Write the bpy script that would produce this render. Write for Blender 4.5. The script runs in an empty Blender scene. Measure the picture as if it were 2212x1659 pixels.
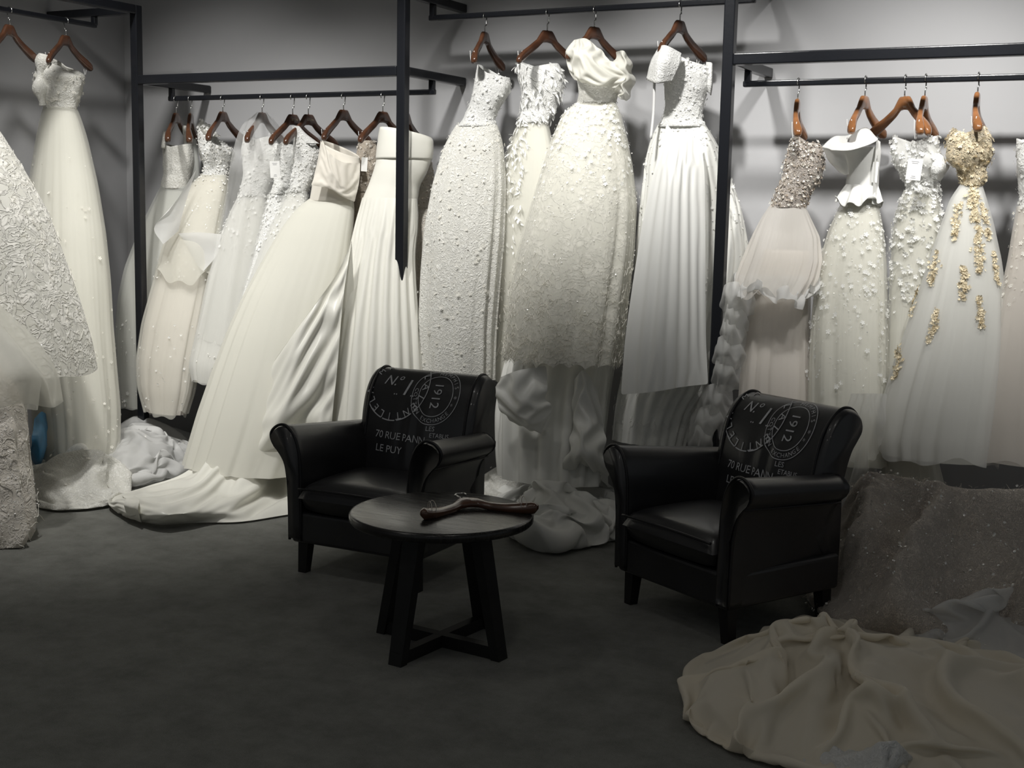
import bpy, math, random
import numpy as np
from mathutils import Matrix, Vector

rng = np.random.default_rng(7)
random.seed(7)
SC = bpy.context.scene
COL = SC.collection

# ------------------------------------------------------------------ camera
FPX, PITCH, ROLL, YAW, CAMH = 2786.0, math.radians(7.90), math.radians(1.20), math.radians(-27.68), 1.5
_fw = np.array([math.sin(YAW)*math.cos(PITCH), math.cos(YAW)*math.cos(PITCH), -math.sin(PITCH)])
_rt = np.cross(_fw, [0, 0, 1]); _rt /= np.linalg.norm(_rt); _up = np.cross(_rt, _fw)
RT = _rt*math.cos(ROLL) + _up*math.sin(ROLL); UP = -_rt*math.sin(ROLL) + _up*math.cos(ROLL); FW = _fw
EYE = np.array([0.0, 0.0, CAMH])
cam = bpy.data.cameras.new('camera'); cam.sensor_width = 36; cam.lens = FPX/2212*36; cam.clip_start = .05
cam_o = bpy.data.objects.new('camera', cam); COL.objects.link(cam_o)
cam_o.matrix_world = Matrix(((RT[0], UP[0], -FW[0], 0), (RT[1], UP[1], -FW[1], 0), (RT[2], UP[2], -FW[2], CAMH), (0, 0, 0, 1)))
SC.camera = cam_o

# ------------------------------------------------------------------ world, lamps, exposure
w = bpy.data.worlds.new('world'); SC.world = w; w.use_nodes = True
w.node_tree.nodes['Background'].inputs[0].default_value = (.92, .97, 1.0, 1)
w.node_tree.nodes['Background'].inputs[1].default_value = .11
SC.view_settings.view_transform = 'Standard'; SC.view_settings.look = 'None'
SC.view_settings.exposure = 0.0; SC.view_settings.gamma = 1.0; SC.view_settings.use_curve_mapping = False

def spot(loc, target, power, size_deg, blend=1.0, radius=.075, col=(1, .985, .95)):
    l = bpy.data.lights.new('track_spotlight', 'SPOT'); l.energy = power; l.spot_size = math.radians(size_deg)
    l.spot_blend = blend; l.shadow_soft_size = radius; l.color = col
    o = bpy.data.objects.new('track_spotlight', l); COL.objects.link(o); o.location = loc
    o.rotation_euler = (Vector(target)-Vector(loc)).to_track_quat('-Z', 'Y').to_euler()
    return o
# a ceiling track of spotlights about 1.3 m in front of the racks
spot((-5.00, 4.35, 3.25), (-5.2, 5.8, 1.20), 125, 80)
spot((-4.05, 4.35, 3.25), (-4.3, 5.6, 1.32), 152, 76)
spot((-3.10, 4.35, 3.25), (-3.2, 5.8, 1.68), 200, 56)
spot((-2.20, 4.35, 3.25), (-2.3, 5.8, 1.85), 220, 53)
spot((-1.15, 4.35, 3.25), (-1.3, 5.8, 1.92), 205, 57)
spot((-0.20, 4.35, 3.25), (-0.5, 5.8, 1.85), 190, 63)
spot((-4.20, 3.60, 3.25), (-5.1, 4.6, .60), 190, 82)
# dim overhead fill discs, added unseen to brighten the carpet and foreground heaps
for dx, dy in ((-1.2, 2.9), (-3.3, 2.9), (-1.2, .6), (-3.3, .6)):
    l = bpy.data.lights.new('overhead_fill', 'AREA'); l.shape = 'DISK'; l.size = .35; l.energy = 3.2; l.color = (1, .97, .92)
    o = bpy.data.objects.new('overhead_fill', l); COL.objects.link(o); o.location = (dx, dy, 3.38)

# ------------------------------------------------------------------ pixel helpers (pixel -> point on a given real plane)
def ray(x, y):
    return FW + RT*((x-1106)/FPX) - UP*((y-829.5)/FPX)
def ony(x, y, Y):
    d = ray(x, y); return EYE + d*(Y/d[1])
def onx(x, y, X):
    d = ray(x, y); return EYE + d*(X/d[0])
def onz(x, y, z):
    d = ray(x, y); return EYE + d*((z-CAMH)/d[2])
def onpl(x, y, P, n):
    d = ray(x, y); return EYE + d*(np.dot(P-EYE, n)/np.dot(d, n))

# ------------------------------------------------------------------ materials
def new_mat(name):
    m = bpy.data.materials.new(name); m.use_nodes = True
    nt = m.node_tree; b = nt.nodes['Principled BSDF']; return m, nt, b
def N(nt, t, **kw):
    n = nt.nodes.new(t)
    for k, v in kw.items():
        if k in n.inputs: n.inputs[k].default_value = v
        else: setattr(n, k, v)
    return n
def link(nt, a, ao, b, bi): nt.links.new(a.outputs[ao], b.inputs[bi])
def ramp(nt, src, so, stops):
    r = nt.nodes.new('ShaderNodeValToRGB'); link(nt, src, so, r, 'Fac')
    e = r.color_ramp.elements
    e[0].position, e[0].color = stops[0][0], (*stops[0][1], 1)
    e[1].position, e[1].color = stops[-1][0], (*stops[-1][1], 1)
    for p, c in stops[1:-1]:
        x = e.new(p); x.color = (*c, 1)
    return r
def bump(nt, b, src, so, strength, dist):
    k = N(nt, 'ShaderNodeBump', Strength=strength, Distance=dist)
    link(nt, src, so, k, 'Height'); link(nt, k, 'Normal', b, 'Normal'); return k
def plain(name, col, rough=.5, metal=0, noise=None, bstr=0, bscale=200, spec=.5, coat=0):
    m, nt, b = new_mat(name)
    b.inputs['Base Color'].default_value = (*col, 1); b.inputs['Roughness'].default_value = rough
    b.inputs['Metallic'].default_value = metal; b.inputs['Specular IOR Level'].default_value = spec
    b.inputs['Coat Weight'].default_value = coat
    tc = N(nt, 'ShaderNodeTexCoord')
    if noise:
        sc, amt = noise
        n = N(nt, 'ShaderNodeTexNoise', Scale=sc, Detail=4.0); link(nt, tc, 'Object', n, 'Vector')
        r = ramp(nt, n, 'Fac', [(.3, tuple(c*(1-amt) for c in col)), (.7, tuple(min(1, c*(1+amt)) for c in col))])
        link(nt, r, 'Color', b, 'Base Color')
    if bstr:
        n = N(nt, 'ShaderNodeTexNoise', Scale=bscale, Detail=3.0); link(nt, tc, 'Object', n, 'Vector')
        bump(nt, b, n, 'Fac', bstr, .002)
    return m
def cloth(name, col, alpha=1.0, trans=.25, rough=.7, sheen=.3, weave=0, spec=.2, wr=0):
    """thin fabric: reflects, lets light through, and (sheer ones) shows what is behind"""
    m, nt, b = new_mat(name)
    b.inputs['Base Color'].default_value = (*col, 1); b.inputs['Roughness'].default_value = rough
    b.inputs['Specular IOR Level'].default_value = spec; b.inputs['Sheen Weight'].default_value = sheen
    b.inputs['Sheen Roughness'].default_value = .4
    tc = N(nt, 'ShaderNodeTexCoord')
    if wr:
        n = N(nt, 'ShaderNodeTexNoise', Scale=22.0, Detail=5.0, Distortion=1.2); link(nt, tc, 'Object', n, 'Vector')
        bump(nt, b, n, 'Fac', wr, .02)
    if weave:
        n = N(nt, 'ShaderNodeTexNoise', Scale=weave, Detail=2.0); link(nt, tc, 'Object', n, 'Vector')
        bump(nt, b, n, 'Fac', .25, .002)
    out = nt.nodes['Material Output']; last = b
    if trans:
        t = N(nt, 'ShaderNodeBsdfTranslucent'); t.inputs['Color'].default_value = (*col, 1)
        x = N(nt, 'ShaderNodeMixShader'); x.inputs[0].default_value = trans
        link(nt, b, 0, x, 1); link(nt, t, 0, x, 2); last = x
    if alpha < 1:
        t = N(nt, 'ShaderNodeBsdfTransparent')
        x = N(nt, 'ShaderNodeMixShader'); x.inputs[0].default_value = alpha
        link(nt, t, 0, x, 1); link(nt, last, 0, x, 2); last = x
    link(nt, last, 0, out, 'Surface'); return m
def lace(name, col, ground, scale=26, strength=.7, trans=.15, rough=.6):
    """embroidered lace: raised motifs over a finer net ground"""
    m, nt, b = new_mat(name)
    b.inputs['Roughness'].default_value = rough; b.inputs['Specular IOR Level'].default_value = .35
    b.inputs['Sheen Weight'].default_value = .3
    tc = N(nt, 'ShaderNodeTexCoord')
    nz = N(nt, 'ShaderNodeTexNoise', Scale=scale*.35, Detail=2.0); link(nt, tc, 'Object', nz, 'Vector')
    mx = N(nt, 'ShaderNodeMixRGB'); mx.inputs[0].default_value = .12
    link(nt, tc, 'Object', mx, 1); link(nt, nz, 'Color', mx, 2)
    wv = N(nt, 'ShaderNodeTexNoise', Scale=float(scale), Detail=2.5, Distortion=1.6); link(nt, tc, 'Object', wv, 'Vector')
    v2 = N(nt, 'ShaderNodeTexVoronoi', Scale=scale*2.2); link(nt, mx, 'Color', v2, 'Vector')
    r = ramp(nt, wv, 'Fac', [(.43, (0, 0, 0)), (.48, (1, 1, 1)), (.51, (1, 1, 1)), (.56, (0, 0, 0))])
    r2 = ramp(nt, v2, 'Distance', [(.25, (1, 1, 1)), (.5, (0, 0, 0))])
    n3 = N(nt, 'ShaderNodeTexNoise', Scale=scale*.5, Detail=1.0); link(nt, tc, 'Object', n3, 'Vector')
    r3 = ramp(nt, n3, 'Fac', [(.42, (0, 0, 0)), (.58, (1, 1, 1))])
    a = N(nt, 'ShaderNodeMixRGB'); a.blend_type = 'MULTIPLY'; a.inputs[0].default_value = 1
    link(nt, r2, 'Color', a, 1); link(nt, r3, 'Color', a, 2)
    s = N(nt, 'ShaderNodeMixRGB'); s.blend_type = 'LIGHTEN'; s.inputs[0].default_value = 1
    link(nt, r, 'Color', s, 1); link(nt, a, 'Color', s, 2)
    c = N(nt, 'ShaderNodeMixRGB'); link(nt, s, 'Color', c, 0)
    c.inputs[1].default_value = (*ground, 1); c.inputs[2].default_value = (*col, 1)
    link(nt, c, 'Color', b, 'Base Color'); bump(nt, b, s, 'Color', strength, .006)
    out = nt.nodes['Material Output']
    t = N(nt, 'ShaderNodeBsdfTranslucent'); t.inputs['Color'].default_value = (*col, 1)
    x = N(nt, 'ShaderNodeMixShader'); x.inputs[0].default_value = trans
    link(nt, b, 0, x, 1); link(nt, t, 0, x, 2); link(nt, x, 0, out, 'Surface')
    return m

M = {}
M['satin'] = cloth('ivory_satin', (.83, .82, .75), trans=.06, rough=.34, sheen=.1, spec=.55)
M['satin_white'] = cloth('white_satin', (.84, .84, .80), trans=.08, rough=.42, sheen=.1, spec=.45)
M['mikado'] = cloth('white_mikado', (.86, .86, .83), trans=.06, rough=.5, sheen=.1, spec=.35)
M['cream'] = cloth('cream_crepe', (.82, .78, .70), trans=.12, rough=.6)
M['lining'] = cloth('ivory_lining', (.78, .77, .71), trans=.15, rough=.55)
M['lining_blush'] = cloth('blush_lining', (.78, .735, .68), trans=.15, rough=.6)
M['tulle'] = cloth('ivory_tulle', (.88, .87, .80), alpha=.50, trans=.40, sheen=.4)
M['tulle_dense'] = cloth('dense_ivory_tulle', (.87, .86, .79), alpha=.85, trans=.35, sheen=.4)
M['tulle_white'] = cloth('white_tulle', (.88, .88, .86), alpha=.62, trans=.40, sheen=.4)
M['tulle_sheer'] = cloth('sheer_veil_tulle', (.88, .88, .86), alpha=.30, trans=.45, sheen=.3)
M['tulle_blush'] = cloth('blush_tulle', (.86, .825, .775), alpha=.62, trans=.4, sheen=.4)
M['tulle_grey'] = cloth('cool_grey_tulle', (.72, .73, .70), alpha=.6, trans=.4, sheen=.4)
M['organza'] = cloth('cream_organza', (.93, .86, .72), alpha=.92, trans=.22, rough=.5, sheen=.4, weave=900)
M['organza_white'] = cloth('white_organza', (.84, .84, .83), alpha=.8, trans=.35, rough=.5, sheen=.4)
M['lace'] = lace('ivory_lace', (.90, .89, .84), (.74, .73, .675), 30, .5)
M['lace_white'] = lace('white_lace', (.90, .90, .88), (.75, .75, .73), 34, .5)
M['lace_big'] = lace('corded_ivory_lace', (.90, .88, .82), (.69, .68, .62), 15, .9)
M['lace_taupe'] = lace('taupe_lace', (.62, .55, .46), (.44, .38, .31), 34, .6)
M['sequin_champ'] = lace('champagne_sequin_net', (.66, .60, .54), (.42, .37, .33), 46, 1.0, .05, .35)
M['champ_lace'] = lace('champagne_lace', (.86, .81, .74), (.74, .69, .61), 26, .6)
M['gold_net'] = lace('gold_lace_net', (.86, .76, .55), (.66, .55, .38), 38, 1.0, .1, .4)
M['fuzzy'] = lace('champagne_sequinned_fleece', (.80, .72, .64), (.64, .57, .50), 70, .9, .1, .8)
M['champ_fleece'] = cloth('champagne_fleece_loops', (.80, .72, .64), trans=.2, rough=.8)
M['gold'] = plain('gold_thread', (.74, .64, .45), .5, .15, (60, .25))
M['petal'] = cloth('white_petal', (.92, .92, .90), trans=.3, rough=.5)
M['petal_ivory'] = cloth('ivory_petal', (.92, .90, .84), trans=.3, rough=.5)
M['sequin'] = plain('clear_sequin', (.95, .94, .90), .12, .2, None, spec=.9)
M['sequin_gold'] = plain('champagne_sequin', (.85, .76, .66), .18, .7, None, spec=.9)
M['ribbon'] = cloth('white_ribbon', (.85, .85, .84), trans=.1, rough=.45)
M['black_metal'] = plain('black_painted_steel', (.010, .011, .014), .26, 0, None, .15, 60, .5)
M['chrome'] = plain('steel_hook', (.62, .62, .60), .25, 1)
M['wood'] = plain('dark_hanger_wood', (.085, .036, .019), .24, 0, (14, .25), spec=.6, coat=.4)  # hanger wood in a dark brown tone, all bays but the right
M['wood_orange'] = plain('orange_hanger_wood', (.27, .115, .045), .24, 0, (14, .25), spec=.6, coat=.4)  # hanger wood in a paler, more orange tone, right bay only
M['paper'] = plain('white_card', (.86, .86, .84), .7, 0, (30, .03))
M['ink'] = plain('grey_ink', (.30, .30, .32), .7)
M['blue'] = plain('blue_plastic', (.05, .22, .42), .35, 0, (12, .2))
M['leather'] = plain('black_leather', (.016, .016, .018), .38, 0, (6, .25), .14, 70, .75, .15)
M['piping'] = plain('black_leather_piping', (.010, .010, .012), .42, 0, None, .3, 120)
M['print'] = plain('worn_grey_print', (.62, .63, .65), .6, 0, (40, .25))
M['leg'] = plain('black_stained_wood', (.010, .010, .010), .5, 0, (20, .3))
M['loop'] = cloth('sheer_loop', (.8, .8, .78), alpha=.8, trans=.2)

def table_mat():
    m, nt, b = new_mat('black_oak_veneer')
    tc = N(nt, 'ShaderNodeTexCoord'); mp = N(nt, 'ShaderNodeMapping')
    mp.inputs['Rotation'].default_value = (0, 0, math.radians(-28)); mp.inputs['Scale'].default_value = (3, 60, 3)
    n = N(nt, 'ShaderNodeTexNoise', Scale=2.0, Detail=6.0, Distortion=.4)
    link(nt, tc, 'Object', mp, 'Vector'); link(nt, mp, 'Vector', n, 'Vector')
    r = ramp(nt, n, 'Fac', [(.3, (.010, .010, .010)), (.7, (.024, .023, .021))]); link(nt, r, 'Color', b, 'Base Color')
    rr = ramp(nt, n, 'Fac', [(.3, (.20, .20, .20)), (.7, (.30, .30, .30))]); link(nt, rr, 'Color', b, 'Roughness')
    bump(nt, b, n, 'Fac', .06, .001); return m
M['table'] = table_mat()
def carpet_mat():
    m, nt, b = new_mat('grey_carpet')
    tc = N(nt, 'ShaderNodeTexCoord')
    n = N(nt, 'ShaderNodeTexNoise', Scale=6.0, Detail=8.0, Roughness=.75); link(nt, tc, 'Object', n, 'Vector')
    n2 = N(nt, 'ShaderNodeTexNoise', Scale=420.0, Detail=2.0); link(nt, tc, 'Object', n2, 'Vector')
    mx = N(nt, 'ShaderNodeMixRGB'); mx.inputs[0].default_value = .45; link(nt, n, 'Fac', mx, 1); link(nt, n2, 'Fac', mx, 2)
    r = ramp(nt, mx, 'Color', [(.38, (.125, .127, .113)), (.60, (.255, .257, .234))]); link(nt, r, 'Color', b, 'Base Color')
    b.inputs['Roughness'].default_value = .95; b.inputs['Specular IOR Level'].default_value = .1
    b.inputs['Sheen Weight'].default_value = .2
    bump(nt, b, n2, 'Fac', .8, .006); return m
M['carpet'] = carpet_mat()
M['wall'] = plain('grey_wall_paint', (.45, .45, .46), .85, 0, (1.2, .03), .1, 300, .2)
M['ceiling'] = plain('grey_ceiling_paint', (.35, .35, .35), .9, 0, (1, .05))

# ------------------------------------------------------------------ object helpers
def tag(o, label=None, cat=None, group=None, kind=None):
    if label: o['label'] = label
    if cat: o['category'] = cat
    if group: o['group'] = group
    if kind: o['kind'] = kind
    return o
def thing(name, label, cat, loc, group=None):
    o = bpy.data.objects.new(name, None); COL.objects.link(o); o.location = [float(v) for v in loc]
    o.empty_display_size = .1; return tag(o, label, cat, group)
def mesh(name, verts, faces, mat, parent=None, smooth=True, kind=None, thick=0, local=False, label=None, sub=0):
    v = np.asarray(verts, float).reshape(-1, 3)
    if parent is not None and not local:
        off = np.array(parent.location)
        if parent.parent is not None: off = off + np.array(parent.parent.location)
        v = v - off
    me = bpy.data.meshes.new(name); me.from_pydata(v.tolist(), [], [list(map(int, f)) for f in faces]); me.update()
    if smooth: me.polygons.foreach_set('use_smooth', [True]*len(me.polygons))
    if mat is not None: me.materials.append(M[mat] if isinstance(mat, str) else mat)
    o = bpy.data.objects.new(name, me); COL.objects.link(o)
    if parent is not None: o.parent = parent
    if thick:
        s = o.modifiers.new('thickness', 'SOLIDIFY'); s.thickness = thick; s.offset = 0
    if sub:
        s = o.modifiers.new('smooth', 'SUBSURF'); s.levels = sub; s.render_levels = sub
    if kind: o['kind'] = kind
    if label: o['label'] = label
    return o
def grid_faces(m, n, closed=False):
    f = []
    nn = n if closed else n-1
    for i in range(m-1):
        for j in range(nn):
            k = (j+1) % n
            f.append((i*n+j, i*n+k, (i+1)*n+k, (i+1)*n+j))
    return f
class MB:
    """collects boxes, tubes and grids for one mesh"""
    def __init__(s): s.v = []; s.f = []
    def add(s, v, f):
        b = len(s.v); s.v += [tuple(map(float, p)) for p in v]; s.f += [tuple(i+b for i in q) for q in f]
    def box(s, c, d, R=None):
        c = np.array(c, float); h = np.array(d, float)/2
        v = np.array([[x, y, z] for x in (-1, 1) for y in (-1, 1) for z in (-1, 1)])*h
        if R is not None: v = v@np.array(R).T
        s.add(v+c, [(0, 1, 3, 2), (4, 6, 7, 5), (0, 4, 5, 1), (2, 3, 7, 6), (0, 2, 6, 4), (1, 5, 7, 3)])
    def bar(s, p0, p1, w, h=None, up=(0, 0, 1)):
        p0, p1 = np.array(p0, float), np.array(p1, float); d = p1-p0; L = np.linalg.norm(d); d /= L
        up = np.array(up, float)
        if abs(d@up) > .95: up = np.array([0, 1., 0])
        sx = np.cross(d, up); sx /= np.linalg.norm(sx); sy = np.cross(sx, d)
        s.box((p0+p1)/2, (L, w, h or w), np.array([d, sx, sy]).T)
    def tube(s, pts, r, n=8, caps=True):
        P = np.array(pts, float); m = len(P); rr = np.full(m, r) if np.isscalar(r) else np.array(r)
        T = np.gradient(P, axis=0); T /= np.linalg.norm(T, axis=1)[:, None]+1e-12
        a = np.array([0, 0, 1.]) if abs(T[0][2]) < .9 else np.array([1., 0, 0])
        u = np.cross(T[0], a); u /= np.linalg.norm(u); V = []
        for i in range(m):
            u = u - T[i]*(u@T[i]); u /= np.linalg.norm(u); w_ = np.cross(T[i], u)
            for k in range(n):
                t = 2*math.pi*k/n; V.append(P[i]+(u*math.cos(t)+w_*math.sin(t))*rr[i])
        F = grid_faces(m, n, True)
        if caps: F += [tuple(range(n))[::-1], tuple(range((m-1)*n, m*n))]
        s.add(V, F)
    def build(s, name, mat, parent=None, **k): return mesh(name, s.v, s.f, mat, parent, **k)
def smooth_path(pts, n=40):
    P = np.array(pts, float); m = len(P)
    P2 = np.vstack([2*P[0]-P[1], P, 2*P[-1]-P[-2]]); out = []
    for t in np.linspace(0, m-1-1e-9, n):
        i = int(t); u = t-i; a, b, c, d = P2[i:i+4]
        out.append(.5*((2*b)+(c-a)*u+(2*a-5*b+4*c-d)*u*u+(3*b-a-3*c+d)*u**3))
    return np.array(out)
def bevelbox(name, mat, parent, c, d, r=.02, seg=3, **k):
    mb = MB(); mb.box(c, d); o = mb.build(name, mat, parent, smooth=False, **k)
    b = o.modifiers.new('bevel', 'BEVEL'); b.width = r; b.segments = seg; return o
# vectorised lattice noise
_perm = rng.permutation(512); _grad = rng.normal(size=(512, 3)); _grad /= np.linalg.norm(_grad, axis=1)[:, None]
def pnoise(P):
    P = np.asarray(P, float); I = np.floor(P).astype(int); F = P-I; U = F*F*F*(F*(F*6-15)+10); out = 0
    for dx in (0, 1):
        for dy in (0, 1):
            for dz in (0, 1):
                h = _perm[(_perm[(_perm[(I[..., 0]+dx) & 511]+I[..., 1]+dy) & 511]+I[..., 2]+dz) & 511]
                g = _grad[h]; d = F-np.array([dx, dy, dz])
                wx = U[..., 0] if dx else 1-U[..., 0]; wy = U[..., 1] if dy else 1-U[..., 1]; wz = U[..., 2] if dz else 1-U[..., 2]
                out = out+wx*wy*wz*(g*d).sum(-1)
    return out*1.5
def normals(V, closed=True):
    du = (np.roll(V, -1, 1)-np.roll(V, 1, 1)) if closed else np.gradient(V, axis=1)
    dv = np.gradient(V, axis=0); n = np.cross(du, dv); return n/(np.linalg.norm(n, axis=-1)[..., None]+1e-9)

# ------------------------------------------------------------------ the room
WY, WX = 6.2, -6.05
def struct(name, v, f, mat): return tag(mesh(name, v, f, mat, smooth=False), kind='structure')
mb = MB(); mb.box((-2.0, 2.3, -.05), (9.0, 8.0, .1)); tag(mb.build('floor', 'carpet', smooth=False), kind='structure')
mb = MB(); mb.box((-2.0, WY+.05, 1.7), (9.0, .1, 3.4)); tag(mb.build('wall_back', 'wall', smooth=False), kind='structure')
mb = MB(); mb.box((WX-.05, 2.3, 1.7), (.1, 7.8, 3.4)); tag(mb.build('wall_left', 'wall', smooth=False), kind='structure')
mb = MB(); mb.box((-2.0, 2.3, 3.45), (9.0, 8.0, .1)); tag(mb.build('ceiling', 'ceiling', smooth=False), kind='structure')

# ------------------------------------------------------------------ garment racks
PY, RY, T = 5.6, 5.88, .05
PX = [-5.372, -3.592, -1.89, -.20]
ZL, ZRL, ZH, ZRH = 2.155, 2.075, 2.54, 2.45
rack = thing('garment_rack', 'long black square-tube garment rack standing against the back wall', 'rack', (-2.8, PY, 0))
def bar(name, p0, p1, t, par, t2=None):
    mb = MB(); mb.bar(p0, p1, t, t2); o = mb.build(name, 'black_metal', par, smooth=False)
    b = o.modifiers.new('bevel', 'BEVEL'); b.width = .006; b.segments = 3; return o
for x in PX: bar('post', (x, PY, 0), (x, PY, ZH+.025), T, rack)
for i, z in ((0, ZL), (1, ZH), (2, ZL)):
    a, b_ = PX[i], PX[i+1]; zr = ZRL if z == ZL else ZRH
    bar('crossbar', (a+T/2, PY, z), (b_-T/2, PY, z), T, rack)
    for x in (a, b_): bar('arm', (x, PY+T/2, z), (x, WY-.003, z), .045, rack)
    r = bar('rail', (a-.02, RY, zr), (b_+.02, RY, zr), .028, rack)
    for x in (a, b_): bar('rail_drop', (x, RY, zr), (x, RY, z-.02), .03, rack)
rack2 = thing('garment_rack', 'black square-tube garment rack running along the left wall', 'rack', (-5.372, 4.5, 0))
bar('crossbar', (PX[0], PY-T/2, ZH), (PX[0], 3.45, ZH), T, rack2)
bar('post', (PX[0], 3.425, 0), (PX[0], 3.425, ZH+.025), T, rack2)
for y in (PY, 3.425): bar('arm', (PX[0]-T/2, y, ZH), (WX+.003, y, ZH), .045, rack2)
LRX, LRZ = -5.69, 2.47
bar('rail', (LRX, PY+.01, LRZ), (LRX, 3.40, LRZ), .028, rack2)
for y in (PY, 3.425): bar('rail_drop', (LRX, y, LRZ), (LRX, y, ZH-.02), .03, rack2)

# ------------------------------------------------------------------ hangers
def hanger_mesh():
    S = np.linspace(-1, 1, 61); n = 14; V = []
    xs = [0, .13, .17, .30, .55, .80, .93, 1.0]
    tp = [0, 0, -.008, -.046, -.082, -.114, -.136, -.154]
    bt = [-.058, -.061, -.066, -.090, -.127, -.164, -.179, -.170]
    th = [.012, .012, .012, .012, .013, .018, .019, .008]
    for s in S:
        a = abs(s); zt, zb, t = np.interp(a, xs, tp), np.interp(a, xs, bt), np.interp(a, xs, th)
        c = np.array([.205*s, -.045*a**2+.02*a, (zt+zb)/2])
        for k in range(n):
            q = 2*math.pi*k/n; cx, sx = math.cos(q), math.sin(q)
            e = .65
            V.append(c+np.array([0, math.copysign(abs(cx)**e, cx)*t, math.copysign(abs(sx)**e, sx)*(zt-zb)/2]))
    me = bpy.data.meshes.new('hanger_body')
    me.from_pydata([tuple(v) for v in V], [], [list(f) for f in grid_faces(61, n, True)]+[list(range(n))[::-1], list(range(60*n, 61*n))])
    me.polygons.foreach_set('use_smooth', [True]*len(me.polygons)); me.materials.append(M['wood']); return me
def hook_mesh(L):
    mb = MB(); r = .019
    p = [(0, 0, 0), (0, 0, L*.30), (.004, .006, L*.36), (0, .012, L*.42), (0, .016, L-r)]
    p += [(0, -math.cos(t)*r, L-r+math.sin(t)*r) for t in np.linspace(math.pi, -.6, 14)]
    mb.tube(smooth_path(p, 46), .0032, 6)
    me = bpy.data.meshes.new('hook'); me.from_pydata(mb.v, [], [list(f) for f in mb.f]); me.materials.append(M['chrome'])
    me.polygons.foreach_set('use_smooth', [True]*len(me.polygons)); return me
HM = hanger_mesh(); HM2 = HM.copy(); HM2.materials.clear(); HM2.materials.append(M['wood_orange'])
def text_mesh(txt, size=1.0, shear=0, spacing=1.0, thin=0):
    cu = bpy.data.curves.new('lettering', 'FONT'); cu.body = txt; cu.size = size; cu.shear = shear; cu.space_character = spacing
    cu.align_x = 'CENTER'; cu.resolution_u = 3; cu.offset = thin
    o = bpy.data.objects.new('lettering', cu); COL.objects.link(o)
    dg = bpy.context.evaluated_depsgraph_get(); e = o.evaluated_get(dg); me = e.to_mesh()
    V = np.array([v.co[:] for v in me.vertices]).reshape(-1, 3); F = [tuple(p.vertices) for p in me.polygons]
    e.to_mesh_clear(); bpy.data.objects.remove(o); bpy.data.curves.remove(cu); return V, F
ETXT = text_mesh('ETON', .017)
HANGERS = {}
def hanger(key, hook, neck_y, wpx, label, sgn=1, plane=None, logo=False, group='wooden gown hangers'):
    """hook = pixel on the rail; neck_y = pixel row of the wooden neck; wpx = apparent width in pixels"""
    P = ony(hook[0], hook[1], RY) if plane is None else onx(hook[0], hook[1], plane)
    v = P-EYE; v[2] = 0; dist = np.linalg.norm(v); v /= dist; u = np.array([v[1], -v[0], 0])
    zr = {None: None}.get(plane)
    Q = onpl(hook[0], neck_y, P, v); L = max(.07, P[2]-Q[2]) + .012
    t = thing('clothes_hanger', label, 'hanger', (P[0], P[1], Q[2]), group)
    half = wpx*(np.dot(P-EYE, FW))/FPX/.41; c = min(.98, max(.05, half)); s_ = sgn*math.sqrt(1-c*c)
    d = u*c+v*s_; ang = math.atan2(d[1], d[0])
    b = bpy.data.objects.new('body', HM2 if key[0] == 'c' else HM); COL.objects.link(b); b.parent = t; b.rotation_euler = (0, 0, ang)
    h = bpy.data.objects.new('hook', hook_mesh(L)); COL.objects.link(h); h.parent = t
    h.rotation_euler = (0, 0, 0 if plane is None else math.pi/2); h.location = (0, 0, 0)
    h.location = (0, -.003, -.002) if plane is None else (.003, 0, -.002)
    if logo:
        V = ETXT[0].copy(); k = np.array([math.cos(ang), math.sin(ang), 0]); n_ = np.array([k[1], -k[0], 0])
        W = np.array([k*a[0]+n_*.0135+np.array([0, 0, a[1]-.036]) for a in V])
        mesh('lettering', W, ETXT[1], 'gold', t, smooth=False, local=True)
    base = np.array(t.location)
    HANGERS[key] = (base+k3(ang, -.172, .0, -.125), base+k3(ang, .172, .0, -.125))
    return t
def k3(a, x, y, z): return np.array([math.cos(a)*x-math.sin(a)*y, math.sin(a)*x+math.cos(a)*y, z])
def rl(x): return 216.8+(x-370.4)*(206.9-216.8)/574.6-5     # left low rail, pixel row at column x
def rm(x): return 46.3+(x-930)*(5.8-46.3)/650-6
def rr_(x): return 182.6+(x-1620)*(164.4-182.6)/592-6
for key, x, ny, wp, lab, lg in (
    ('a1', 381, 244, 56, 'wooden hanger nearest the corner post, holding the grey lace gown', 0),
    ('a2', 412, 245, 24, 'wooden hanger turned edge-on, second from the corner post', 0),
    ('a3', 482, 241, 82, 'wooden hanger above the one-shoulder sequin gown', 0),
    ('a4', 567, 243, 84, 'wooden hanger covered by the sheer veil', 0),
    ('a5', 633, 247, 112, 'wooden hanger with lettering, just left of another lettered hanger', 1),
    ('a6', 667, 247, 116, 'wooden hanger with lettering, just right of another lettered hanger', 1),
    ('a7', 743, 237, 104, 'wooden hanger above the plain cream bodice with tulle skirt', 0),
    ('a8', 828, 241, 116, 'wooden hanger above the satin gown, left of the middle post', 0),
    ('a9', 878, 243, 70, 'wooden hanger half hidden behind the middle post', 0)):
    hanger(key, (x, rl(x)), ny, wp, lab, logo=bool(lg), group='hangers on the left bay rail')
for key, x, ny, wp, lab in (
    ('b1', 1049, 69, 66, 'wooden hanger above the strapless lace gown, leftmost on the high rail'),
    ('b2', 1184, 66, 140, 'wooden hanger above the leaf applique gown'),
    ('b3', 1286, 58, 130, 'wooden hanger above the puff-sleeved gown'),
    ('b4', 1471, 44, 100, 'wooden hanger above the white off-shoulder gown, rightmost on the high rail')):
    hanger(key, (x, rm(x)), ny, wp, lab, group='hangers on the high rail')
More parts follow.
